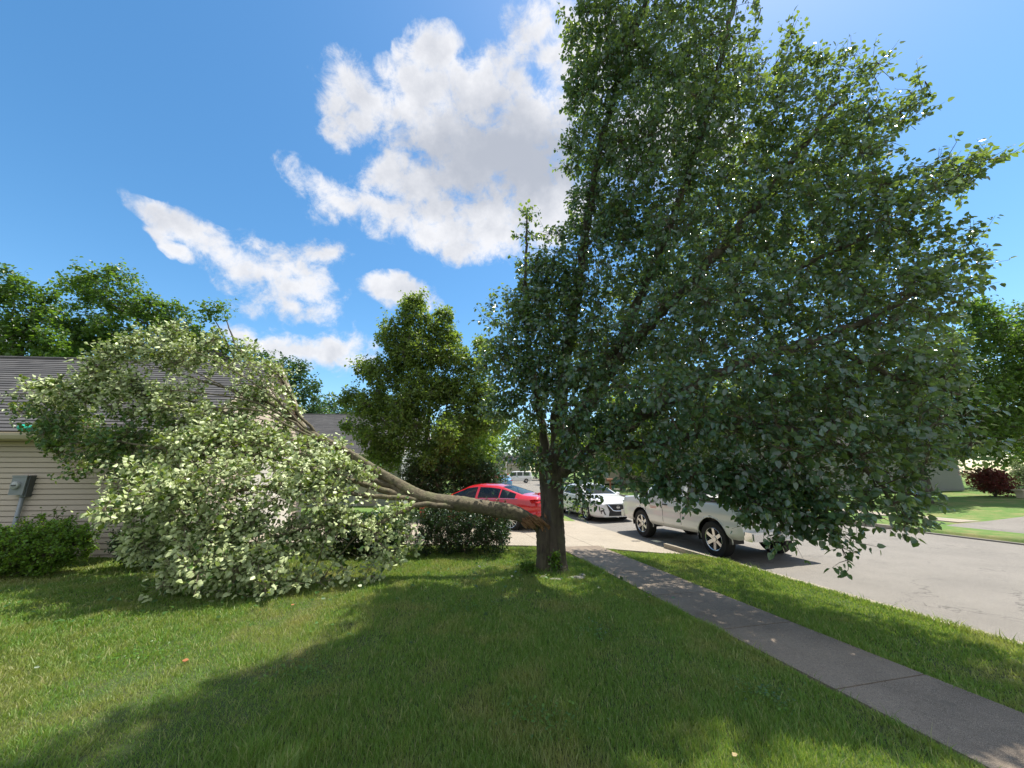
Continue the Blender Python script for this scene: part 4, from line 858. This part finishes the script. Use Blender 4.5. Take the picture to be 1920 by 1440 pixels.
def make_wheel(parent, x, y, R, w, rimr, style='spoke', side=1):
    Mx = Matrix.Translation((x, y, R)) @ (Matrix.Rotation(math.pi, 4, 'Z') if side < 0 else Matrix.Identity(4))
    b = MB(); pr = [(rimr, -w / 2), (R * .93, -w / 2), (R * .99, -w * .36), (R, 0), (R * .99, w * .36), (R * .93, w / 2), (rimr, w / 2), (rimr * .97, 0)]
    b.lathe(pr, 40, Mx, True); wh = b.build('wheel', M['rubber'], parent, smooth=False)
    b = MB(); b.lathe([(rimr * 1.02, w * .44), (rimr * .96, w * .50), (rimr * .90, w * .46), (rimr * .88, w * .1)], 36, Mx)
    k = 5 if style == 'five' else (6 if style == 'six' else 12)
    for i in range(k):
        R_ = Mx @ Matrix.Rotation(2 * math.pi * i / k, 4, 'Y'); hw = rimr * (.13 if k < 10 else .055)
        vs = [(-hw * 1.2, w * .36, rimr * .12), (hw * 1.2, w * .36, rimr * .12), (hw, w * .45, rimr * .93), (-hw, w * .45, rimr * .93)]
        vs += [(a, b_ - .03, c) for a, b_, c in vs]
        b.add([R_ @ Vector(p) for p in vs], [(0, 1, 2, 3), (7, 6, 5, 4), (0, 3, 7, 4), (1, 5, 6, 2), (0, 4, 5, 1), (3, 2, 6, 7)])
    b.lathe([(rimr * .24, w * .3), (rimr * .22, w * .42), (.001, w * .43)], 20, Mx)
    b.build('rim', M['rim'], wh, smooth=False)
    b = MB(); b.lathe([(rimr * .88, w * .08), (.001, w * .08)], 24, Mx); b.build('brake_disc', M['dkplastic'], wh)

def sm(xs, ks, vs):          # smooth interpolation of a profile
    ks = np.array(ks); vs = np.array(vs); y = np.interp(xs, ks, vs)
    k = 9; pad = np.pad(y, k // 2, mode='edge'); return np.convolve(pad, np.ones(k) / k, 'valid')

def car_body(th, P, mat):
    L = P['L']; dx = .022; n = int(L / dx) + 1; xs = np.linspace(-L / 2, L / 2, n)
    bot = sm(xs, *P['bot']); belt = sm(xs, *P['belt']); top = np.interp(xs, *P['top']) if P.get('sharp') else sm(xs, *P['top']); w = sm(xs, *P['w'])
    NS, NG, NR_ = 15, 9, 9; ring = []
    for i in range(n):
        zb, zt, zm, ww = bot[i], top[i], max(belt[i], bot[i] + .1), w[i]
        zm = min(zm, zt - .015); cab = min(1, max(0, (zt - zm) / .42)); wt = ww * (P.get('shoulder', .90) - (P.get('shoulder', .90) - P['tumble']) * cab); r = []
        for j in range(NS):
            t = j / (NS - 1); z = zb + (zm - zb) * t
            f = 1 - .10 * max(0, 1 - t / .18) ** 2 - .055 * max(0, (t - .72) / .28) ** 1.6 - .012 * math.cos((t - .55) * 16) * (t > .3) * (t < .9) * P.get('crease', 1)
            r.append((ww * f, z))
        for j in range(1, NG + 1):
            t = j / NG; y0 = ww * .945; r.append((y0 + (wt - y0) * (t ** 1.15), zm + (zt - .05 * cab - .012 - zm) * t))
        y0, z0 = r[-1]
        for j in range(1, NR_ + 1):
            t = j / NR_; a = t * math.pi / 2; r.append((y0 * math.cos(a) if False else y0 * (1 - t), z0 + (zt - z0) * (1 - (1 - t) ** 2.6)))
        ring.append(r)
    m_ = len(ring[0]); V = []; 
    for i in range(n):
        for (y, z) in ring[i]: V.append((xs[i], y, z))
        for (y, z) in ring[i][:-1][::-1]: V.append((xs[i], -y, z))
    K = 2 * m_ - 1; faces = {}
    def cls(i, j):
        jj = j if j < m_ - 1 else K - 2 - j
        xc = (xs[i] + xs[i + 1]) / 2; side = 1 if j < m_ - 1 else -1
        if jj < NS - 1:
            z = (ring[i][jj][1] + ring[i][jj + 1][1]) / 2
            for wx in P['wheels']:
                if (xc - wx) ** 2 + (z - P['R'] - P.get('archz', .0)) ** 2 < P['arch'] ** 2: return None
            return 'body'
        if jj < NS - 1 + NG:
            q = jj - (NS - 1); hh = top[i] - belt[i]
            if hh > .16:
                for a, b in P['win']:
                    if a < xc < b and q >= 1 and q < NG - 1: return ('side', side, (a, b))
            return 'body'
        q = jj - (NS - 1 + NG)
        for nm, a, b in P['glassx']:
            if a < xc < b and q >= 1: return nm
        for a, b in P.get('cut', []):
            if a < xc < b and q >= 1: return None
        return 'body'
    for i in range(n - 1):
        for j in range(K - 1):
            c = cls(i, j)
            if c is not None: faces.setdefault(c, []).append((i * K + j, i * K + j + 1, (i + 1) * K + j + 1, (i + 1) * K + j))
    objs = {}
    def emit(name, fl, mt_, caps=False):
        used = sorted({v for f in fl for v in f}); mp = {v: q for q, v in enumerate(used)}
        vs = [V[v] for v in used]; fs = [tuple(mp[v] for v in f) for f in fl]
        b = MB().add(vs, fs)
        if caps:
            pass
        o = b.build(name, mt_, th, smooth=True); return o
    body = faces.pop('body')
    # caps front, back, underside
    o = None
    used = sorted({v for f in body for v in f}); mp = {v: q for q, v in enumerate(used)}
    vs = [V[v] for v in used]; fs = [tuple(mp[v] for v in f) for f in body]
    b = MB().add(vs, fs)
    for e, rev in ((0, True), (n - 1, False)):
        rr_ = [V[e * K + j] for j in range(K)]; rr_ = rr_ if rev else rr_[::-1]; bb = len(b.v); b.v.extend(rr_); b.f.append(tuple(range(bb, bb + K)))
    o = b.build('body', mat, th, smooth=True)
    for k_, fl in faces.items():
        if isinstance(k_, tuple): emit('window', fl, M['carglass'])
        else: emit(k_, fl, M['carglass'])
    ub = MB(); ub.box(-L / 2 + .15, L / 2 - .15, -P['w'][1][2] * .62, P['w'][1][2] * .62, P['bot'][1][1] + .0, P['bot'][1][1] + .2); ub.build('underside', M['dkplastic'], th)
    # wheel wells and arch lips
    for wx in P['wheels']:
        for s in (1, -1):
            wl = MB()
            yw = float(np.interp(wx, xs, w))
            a0 = [math.radians(a) for a in range(-12, 193, 8)]
            pr = [(wx + P['arch'] * math.cos(a), P['R'] + P.get('archz', 0) + P['arch'] * math.sin(a)) for a in a0]
            vs = [(a, s * (yw - .02), z) for a, z in pr] + [(a, s * (yw - .42), z) for a, z in pr]; q = len(pr)
            wl.add(vs, [(i, i + 1, q + i + 1, q + i) for i in range(q - 1)]); wl.add([(a, s * (yw - .42), z) for a, z in pr], [tuple(range(q))])
            wl.build('wheel_well', M['dkplastic'], th)
        for s in (1, -1):
            lipm = MB()
            pts = []
            for a in range(-8, 189, 7):
                X = wx + P['arch'] * math.cos(math.radians(a)); Z = P['R'] + P.get('archz', 0) + P['arch'] * math.sin(math.radians(a))
                i = int(np.clip((X + L / 2) / dx, 0, n - 1)); r = ring[i]; yy = np.interp(Z, [q[1] for q in r[:NS]], [q[0] for q in r[:NS]]); pts.append((X, s * (yy - .006), Z))
            lipm.tube(pts, .017, 6)
            lipm.build('wheel_arch', mat, th, smooth=True)
    def surf(x, z):
        i = int(np.clip((x + L / 2) / dx, 0, n - 1)); r = ring[i]; return float(np.interp(z, [q[1] for q in r[:NS + NG]], [q[0] for q in r[:NS + NG]]))
    return surf, xs, top, belt, w, bot

def patch(th, name, pts, mat, thick=.012, axis='x'):
    """flat-ish plate from an outline, with thickness outward along axis sign; pts = list of 3D"""
    b = MB(); n = len(pts); P_ = [Vector(p) for p in pts]; nn_ = (P_[1] - P_[0]).cross(P_[2] - P_[0]).normalized()
    off = nn_ * thick; b.add([p + off for p in P_] + [p - off for p in P_], [tuple(range(n)), tuple(range(2 * n - 1, n - 1, -1))] + [(i, n + i, n + (i + 1) % n, (i + 1) % n) for i in range(n)])
    return b.build(name, mat, th)

def sedan(name, loc, heading, mat, label, style='spoke', nose='sport', detail=True, group=None, z0=None):
    th = empty(name, loc, heading); tag(th, label, 'car', group)
    P = dict(L=4.86, R=.335, arch=.385, wheels=(-1.40, 1.42), tumble=.64,
             bot=([-2.43, -2.2, 0, 2.1, 2.43], [.42, .24, .2, .19, .22]),
             belt=([-2.43, -2.35, -1.7, 0, 1.1, 2.0, 2.3, 2.43], [.80, .95, .99, .93, .90, .80, .72, .66]),
             top=([-2.43, -2.36, -2.2, -1.78, -1.0, -.55, 0, .38, 1.22, 1.7, 2.15, 2.34, 2.43], [.84, 1.03, 1.09, 1.12, 1.38, 1.435, 1.45, 1.40, 1.00, .94, .86, .79, .70]),
             w=([-2.43, -2.32, -2.05, -1.2, 1.2, 2.0, 2.25, 2.38, 2.43], [.60, .78, .86, .92, .92, .88, .81, .72, .60]),
             win=[(-1.52, -.98), (-.92, -.14), (-.05, .92)], glassx=[('rear_window', -1.70, -.95), ('windscreen', .42, 1.20)])
    surf, xs, top, belt, w, bot = car_body(th, P, mat)
    for wx in P['wheels']:
        for s in (1, -1): make_wheel(th, wx, s * (.92 - .125), P['R'], .215, .235, style, s)
    # chrome strip along window tops, handles, mirrors, seams
    for s in (1, -1):
        for hx in (-1.12, -.18):
            b = MB(); y = surf(hx, .86); b.box(hx - .1, hx + .1, s * (y + .0) - .012, s * (y + .03) + (.012 if s > 0 else -.012), .845, .872) if s > 0 else b.box(hx - .1, hx + .1, -(y + .042), -(y - .012), .845, .872)
            b.build('door_handle', M['chrome'] if mat is M['red'] else mat, th)
        b = MB(); y = surf(.86, .96); b.tube([(.86, s * y, .95), (.86, s * (y + .06), .97), (.84, s * (y + .10), 1.0), (.83, s * (y + .2), 1.0)], [.02, .03, .075, .05], 10); b.build('mirror', mat, th, smooth=True)
        b = MB()
        for sx in (-.98, -.09, 1.0):
            pts = [(sx + (.12 * (z - .3) * (sx < -.9)), s * (surf(sx, z) + .0015), z) for z in np.linspace(.34, .90, 9)]; b = MB(); b.tube(pts, .0055, 4); b.build('door_seam', M['dkplastic'], th)
        b = MB()
        b.tube([(x_, s * (surf(x_, .3) + .001), .30) for x_ in np.linspace(-.95, 1.0, 12)], .004, 4)
        b.build('door_seam', M['dkplastic'], th)
        b = MB(); pts = [(x_, s * (surf(x_, float(np.interp(x_, xs, belt)) + .012) + .004), float(np.interp(x_, xs, belt)) + .014) for x_ in np.linspace(-1.62, 1.02, 30)]
        b.tube(pts, .008, 4); b.build('window_trim', M['chrome'], th)
    for sx in (.25, -.75):
        for sy in (.38, -.38): sb = MB(); sb.tube([(sx, sy, .45), (sx - .12, sy, .95), (sx - .16, sy, 1.18)], [.22, .2, .1], 8); sb.build('seat', M['seat'], th)
    # front: lamps, V grille, lower intake, side intakes, emblem
    fx = 2.425
    def fp(y, z, o=.0):   # point on front skin
        for i in range(len(xs) - 1, 0, -1):
            if bot[i] < z < top[i] - .006 and surf(xs[i], z) >= abs(y): break
        return (float(xs[i]) + o, y, z)
    def front_plate(nm, outl, mat_, o=.012, dy=.05):
        b = MB(); n = len(outl); A = [fp(y, z, o) for y, z in outl]; Bk = [fp(y, z, -.06) for y, z in outl]
        b.add(A + Bk, [tuple(range(n)), tuple(range(2 * n - 1, n - 1, -1))] + [(i, n + i, n + (i + 1) % n, (i + 1) % n) for i in range(n)]); return b.build(nm, mat_, th)
    # skin patches subdivided for the curvature
    front_plate('grille', [(-.47, .675), (-.14, .68), (.14, .68), (.47, .675), (.36, .42), (.40, .26), (-.40, .26), (-.36, .42)], M['dkplastic'], .02)
    front_plate('intake', [(-.34, .27), (.34, .27), (.37, .36), (-.37, .36)], M['dkplastic'], .028)
    b = MB(); b.tube([fp(-.43, .67, .03), fp(-.34, .58, .034), fp(-.22, .46, .036), fp(-.10, .44, .036), fp(.10, .44, .036), fp(.22, .46, .036), fp(.34, .58, .034), fp(.43, .67, .03)], .018, 6); b.build('grille_trim', M['chrome'], th)
    b = MB(); Mx = Matrix.Translation(fp(0, .575, .03)) @ Matrix.Rotation(math.pi / 2, 4, 'Z')
    b.lathe([(.062, -.01), (.062, .01), (.05, .01), (.05, -.01)], 24, Mx, True); b.box(-.075, .075, -.014, .014, -.012, .012, Mx); b.build('emblem', M['chrome'], th)
    for s in (1, -1):
        front_plate('headlight', [(s * .44, .665), (s * .60, .655), (s * .76, .70), (s * .80, .76), (s * .66, .73), (s * .50, .70)][::s], M['lampclear'], .02)
        front_plate('fog_intake', [(s * .52, .30), (s * .70, .34), (s * .70, .46), (s * .62, .50)][::s], M['dkplastic'], .02)
    # rear lamps and plate
    for s in (1, -1):
        b = MB(); y = .80
        pts = [(-2.36, s * .55, .86), (-2.30, s * .74, .88), (-2.12, s * .855, .90), (-2.08, s * .865, .97), (-2.22, s * .80, .985), (-2.39, s * .56, .96)]
        c = Vector((-2.2, s * .6, .92)); b.add([Vector(p) + (Vector(p) - c).normalized() * .035 for p in pts] + [c], [(i, (i + 1) % 6, 6) for i in range(6)] + [tuple(range(6))]); b.build('tail_light', M['lampred'], th)
    b = MB(); b.box(-2.465, -2.44, -.16, .16, .66, .74 + .04); b.build('licence_plate', M['plate'], th)
    b = MB(); b.tube([(-2.0, 0, 1.1), (-2.05, 0, 1.14), (-2.13, 0, 1.15)], [.02, .03, .012], 6); b.build('antenna_fin', mat, th)
    return th

def head(dx, dy): return math.atan2(dy, dx)
# red sedan in the driveway: rear axle near side at (.03,13.07)
hv = Vector((-.906, .423, 0)).normalized(); left = Vector((-hv.y, hv.x, 0))
rw = Vector((-.02, 12.72, 0)); cpos = rw - left * .82 + hv * 1.40
red = sedan('parked_car', (cpos.x, cpos.y, float(zd(ns(cpos.x, cpos.y)[0])) - .045), head(hv.x, hv.y), M['red'], 'bright red sedan parked in the driveway behind the fallen trunk', 'spoke')
rh = Vector((math.sin(RA), -math.cos(RA), 0)); fc_ = Vector((4.14, 15.35, 0)); cpos = fc_ - rh * 2.43
white = sedan('parked_car', (cpos.x, cpos.y, Z_ROAD + .012), head(rh.x, rh.y), M['white'], 'white sedan with dark V grille parked facing the camera right of the trunk', 'five')
b_ = sedan('parked_car', (-1.0, 48, Z_ROAD + .02), math.radians(95), M['blue'], 'distant blue car parked at the kerb beyond the red car roof', 'five')

def pickup(loc, heading):
    th = empty('pickup_truck', loc, heading); tag(th, 'white pickup truck with dark door lettering parked at the kerb, half hidden by hanging leaves', 'pickup truck')
    P = dict(L=5.0, R=.40, arch=.475, archz=.02, wheels=(-1.62, 1.26), tumble=.72, shoulder=.93, sharp=True, crease=.6,
             bot=([-2.5, -2.35, 0, 2.2, 2.5], [.55, .47, .44, .44, .5]),
             belt=([-2.5, 2.0, 2.32, 2.5], [1.17, 1.19, 1.12, 1.0]),
             top=([-2.5, -.66, -.62, -.50, .0, .62, 1.18, 1.25, 2.2, 2.38, 2.5], [1.25, 1.25, 1.27, 1.82, 1.87, 1.83, 1.28, 1.25, 1.16, 1.10, .98]),
             w=([-2.5, -2.45, 0, 2.0, 2.32, 2.5], [.95, .97, .98, .96, .90, .80]),
             win=[(-.46, .12), (.20, .88)], glassx=[('rear_window', -.615, -.52), ('windscreen', .66, 1.17)], cut=[(-2.44, -.70)])
    surf, xs, top, belt, w, bot = car_body(th, P, M['offwhite'])
    for wx in P['wheels']:
        for s in (1, -1): make_wheel(th, wx, s * (.98 - .16), P['R'], .265, .262, 'six', s)
    b = MB()      # bed liner: floor and inner walls
    x0, x1, y0, zf, zt = -2.44, -.70, .80, .78, 1.245
    b.add([(x0, -y0, zf), (x1, -y0, zf), (x1, y0, zf), (x0, y0, zf), (x0, -y0, zt), (x1, -y0, zt), (x1, y0, zt), (x0, y0, zt)], [(0, 1, 2, 3), (0, 4, 5, 1), (1, 5, 6, 2), (2, 6, 7, 3), (3, 7, 4, 0)]); b.build('bed_liner', M['dkplastic'], th)
    for s in (1, -1):
        b = MB(); b.box(-2.46, -.68, s * .84 - .06, s * .84 + .06, 1.245, 1.275); b.build('bed_rail_cap', M['dkplastic'], th)
        b = MB(); b.box(-2.42, -.7, s * .80 - .02, s * .80 + .02, 1.30, 1.33)
        for px in (-2.4, -1.6, -.75): b.box(px - .02, px + .02, s * .80 - .018, s * .80 + .018, 1.27, 1.31)
        b.build('bed_side_rail', M['dkplastic'], th)
    b = MB(); b.box(-2.53, -2.485, -.76, .76, .72, 1.22); b.box(-2.542, -2.53, -.62, .62, .80, 1.10); b.build('tailgate', M['offwhite'], th)
    b = MB(); b.box(-2.555, -2.535, -.11, .11, 1.08, 1.14); b.build('tailgate_handle', M['dkplastic'], th)
    b = MB(); b.box(-2.69, -2.49, -.93, .93, .50, .68); b.box(-2.71, -2.69, -.9, -.35, .52, .66); b.box(-2.71, -2.69, .35, .9, .52, .66); b.build('rear_bumper', M['chrome'], th)
    b = MB(); b.box(-2.715, -2.692, -.16, .16, .53, .66); b.build('licence_plate', M['plate'], th)
    for s in (1, -1):
        b = MB(); b.box(-2.53, -2.43, s * .88 - .06, s * .88 + .06, .84, 1.16); b.build('tail_light', M['lampred'], th)
        b = MB(); b.box(2.35, 2.48, s * .74 - .1, s * .74 + .1, .82, 1.0); b.build('headlight', M['lampclear'], th)
        b = MB(); b.tube([(.80, s * .9, 1.22), (.80, s * 1.05, 1.24), (.78, s * 1.1, 1.34)], [.02, .03, .02], 6); b.box(.73, .83, s * 1.1 - .1, s * 1.1 + .1, 1.2, 1.44); b.build('mirror', M['dkplastic'], th)
        b = MB()
        for sx in (-.58, .16, .98): b = MB(); b.tube([(sx, s * (surf(sx, z) + .001), z) for z in np.linspace(.52, 1.17, 9)], .006, 4); b.build('door_seam', M['dkplastic'], th)
        b = MB(); hx = .02; y = surf(hx, 1.05); b.box(hx - .09, hx + .09, s * (y + .02) - .02, s * (y + .02) + .02, 1.03, 1.06); b.build('door_handle', M['dkplastic'], th)
        # lettering on the door
        for j, (txt, sz, zz, col) in enumerate([("4071", .17, 1.0, 'dkplastic')]):
            cu = bpy.data.curves.new('lettering', 'FONT'); cu.body = txt; cu.size = sz; cu.extrude = .001; cu.align_x = 'CENTER'; cu.shear = .2
            tmp = bpy.data.objects.new('tmp', cu); C.collection.objects.link(tmp); dg = bpy.context.evaluated_depsgraph_get(); me = bpy.data.meshes.new_from_object(tmp.evaluated_get(dg)); bpy.data.objects.remove(tmp)
            me.materials.clear(); me.materials.append(M[col]); o = bpy.data.objects.new('lettering', me); C.collection.objects.link(o); o.parent = th
            y = surf(.6, zz + .05) + .006; o.location = (.58, s * y, zz); o.rotation_euler = (math.pi / 2, 0, 0 if s < 0 else math.pi)
        b = MB(); 
        for k_, (zz, w0) in enumerate(((.94, .17), (.905, .14))):
            for q in range(7): b.box(.58 - w0 + q * w0 * .285, .58 - w0 + q * w0 * .285 + w0 * .2, s * surf(.7, zz) + s * .003 - .002, s * surf(.7, zz) + s * .003 + .002, zz, zz + .018)
        b.build('lettering', M['lampred'], th)
    b = MB(); b.box(2.43, 2.53, -.62, .62, .72, 1.0); b.build('grille', M['dkplastic'], th); b = MB(); b.box(2.42, 2.56, -.86, .86, .48, .68); b.build('front_bumper', M['offwhite'], th)
    return th
tv = Vector((RD[0], RD[1], 0)); tl = Vector((-tv.y, tv.x, 0))
rwp = Vector((4.80, 9.36, 0)); cpos = rwp - tl * .86 + tv * 1.62
truck = pickup((cpos.x, cpos.y, Z_ROAD + .012), head(tv.x, tv.y))

# far white van, side on, and red car beside it
def van(loc, heading, mat, label, name='parked_van', L=4.8, h=1.95, cat='van'):
    th = empty(name, loc, heading); tag(th, label, cat)
    P = dict(L=L, R=.34, arch=.39, wheels=(-L * .3, L * .31), tumble=.8,
             bot=([-L / 2, -L / 2 + .2, 0, L / 2 - .2, L / 2], [.4, .28, .26, .26, .36]), belt=([-L / 2, L / 2 - .6, L / 2], [1.1, 1.05, .8]),
             top=([-L / 2, -L / 2 + .12, 0, L * .18, L * .36, L * .46, L / 2], [1.5, h - .03, h, h - .06, 1.2, 1.0, .75]), w=([-L / 2, -L / 2 + .1, 0, L / 2 - .3, L / 2], [.8, .9, .93, .88, .6]),
             win=[(-L * .42, -L * .2), (-L * .17, L * .02), (L * .05, L * .28)], glassx=[('windscreen', L * .2, L * .35)])
    car_body(th, P, mat)
    for wx in P['wheels']:
        for s in (1, -1): make_wheel(th, wx, s * .81, .34, .21, .22, 'five', s)
    return th
van((.9, 66, -.22), math.radians(185), M['white'], 'distant white van seen side on at the far end of the street')
van((-2.6, 70, -.22), math.radians(150), M['red'], 'distant dark red car just left of the far white van', 'parked_car', 4.3, 1.5, 'car')

# ------------------------------------------------------------------ small things
M['stone'] = simple('pale_stone', (.24, .225, .195), .85, var=.3, scale=14)
def stone(x, y, a, b, h, rz, seed, label):
    rs = np.random.default_rng(seed); k, q = 12, 5; vs = []; z0 = gxy(x, y)
    for i in range(q):
        f = i / (q - 1); rr_ = math.sin(math.radians(38 + 104 * f)) 
        for j in range(k):
            t = 2 * math.pi * j / k; w_ = 1 + rs.normal() * .06; vs.append((a * rr_ * w_ * math.cos(t), b * rr_ * w_ * math.sin(t), -.01 + h * f))
    fs = [(i * k + j, i * k + (j + 1) % k, (i + 1) * k + (j + 1) % k, (i + 1) * k + j) for i in range(q - 1) for j in range(k)] + [tuple((q - 1) * k + j for j in range(k))]
    o = MB().add(vs, fs).build('edging_stone', M['stone'], smooth=True); o.location = (x, y, z0); o.rotation_euler = (0, 0, rz); tag(o, label, 'stone', 'edging stones round the trunk'); return o
stone(.50, 6.45, .07, .045, .05, .2, 1, 'small whitish stone left of the sprout at the trunk foot')
stone(.68, 6.36, .10, .05, .04, -.1, 2, 'flat pale stone in front of the sprout')
stone(1.02, 6.55, .17, .08, .05, .35, 3, 'long grey flat stone right of the trunk foot')
stone(1.15, 6.75, .10, .06, .05, .9, 4, 'grey edging stone behind the long one, farthest right of the trunk')
M['dryleaf'] = simple('dry_leaf', (.36, .14, .05), .7); M['twigg'] = simple('petal', (.34, .26, .12), .7)
for k, (px, py, col, lb, sz) in enumerate([(342, 1238, 'dryleaf', 'orange dry leaf lying on the sunlit lawn', .05), (546, 1135, 'dryleaf', 'reddish dry leaf near the fallen crown edge', .04), (978, 1105, 'twigg', 'pale curled leaf in the shade left of the trunk foot', .035), (1380, 1412, 'twigg', 'yellow leaf at the bottom in the shaded lawn', .04), (855, 983, 'twigg', 'yellow leaf caught on top of the hedge', .05), (1214, 1106, 'twigg', 'pale leaf on the sidewalk edge', .035)]):
    d = raydir(px, py); z_ = .05 if k != 4 else .95
    t_ = (CAMZ - z_) / -d.z; p = Vector((0, 0, CAMZ)) + d * t_
    if k == 5: p.z = gxy(p.x, p.y) + .05
    b = MB(); vs = [(0, 0, 0), (.3, .35, .12), (.75, .28, .1), (1, 0, .2), (.7, -.3, .05), (.3, -.36, .15)]
    b.add([tuple(c * sz * 1.1 for c in v) for v in vs] + [tuple(c * sz * 1.1 + (.0015 if i == 2 else 0) for i, c in enumerate(v)) for v in vs], [(0, 1, 2, 3), (0, 3, 4, 5), (9, 8, 7, 6), (11, 10, 9, 6)] + [(i, (i + 1) % 6, 6 + (i + 1) % 6, 6 + i) for i in range(6)])
    o = b.build('dry_leaf', M[col]); o.location = p; o.rotation_euler = (.2, .15, k * 1.3); tag(o, lb, 'leaf', 'fallen leaves on the lawn')
def scatter(name, n, region, size, mat, seed, label, cat, up=.02, wide=.8):
    rs = np.random.default_rng(seed); P = []
    while len(P) < n:
        x, y = region(rs); P.append((x, y, gxy(x, y) + up + rs.random() * .02))
    P = np.array(P); D = rs.normal(size=(n, 3)); D[:, 2] *= .25; Nn = rs.normal(size=(n, 3)) * .35 + np.array([0, 0, 1.])
    o = leaves_mesh(name, P, D, Nn, size * (.6 + .7 * rs.random(n)), mat, None, rs.random(n), wide); tag(o, label, cat, kind='stuff')
def near_fall(rs):
    return (-4.2 + rs.normal() * 1.9, 5.3 + rs.normal() * .55) if rs.random() < .6 else (.2 + rs.normal() * .9, 6.4 + rs.normal() * .5)
scatter('leaf_litter', 260, near_fall, .055, M['leaf_fallen'], 301, 'loose torn leaves scattered on the grass round the fallen crown and trunk', 'leaf litter', .045)
def on_walk(rs):
    return xy(3.5 + rs.random() * 1.05, rs.random() * 9)
scatter('leaf_litter', 70, on_walk, .035, M['leaf_fallen'], 303, 'scattered dry bits and small leaves lying on the sidewalk concrete', 'leaf litter', .012)
_cen = [(-1.8, 3.6), (.9, 4.4), (.2, 3.0), (-3.4, 3.9), (1.9, 3.3), (-.6, 5.1), (.35, 6.5)]
def clover(rs):
    c = _cen[rs.integers(len(_cen))]; return c[0] + rs.normal() * .16, c[1] + rs.normal() * .12
scatter('clover', 900, clover, .022, M['leaf_shrub'], 302, 'small patches of clover and low weeds growing in the lawn', 'clover', .035, 1.0)
# mailbox post across the street, bench end at right edge
mpb = empty('mailbox', (6.6 + .9, 29.5, -.12), .2); tag(mpb, 'small brown mailbox on a wooden post across the street beyond the white sedan', 'mailbox')
M['woodpost'] = simple('brown_wood', (.20, .09, .04), .8)
b = MB(); b.box(-.05, .05, -.05, .05, -.05, 1.05); b.build('post', M['woodpost'], mpb); b = MB(); b.tube([(-.28, 0, 1.15), (.28, 0, 1.15)], .11, 10); b.build('box', M['woodpost'], mpb)
fb_ = at(1915, 925, 19); 
bn = empty('stone_bench', (fb_.x + .5, fb_.y, gxy(fb_.x, fb_.y)), .1); tag(bn, 'low tan bench slab on the sunlit lawn at the right edge', 'bench')
b = MB(); b.box(-.8, .8, -.2, .2, .34, .42); b.build('seat', M['trim_tan'], bn)
for s in (-.6, .6): b = MB(); b.box(s - .1, s + .1, -.15, .15, -.05, .34); b.build('leg', M['trim_tan'], bn)
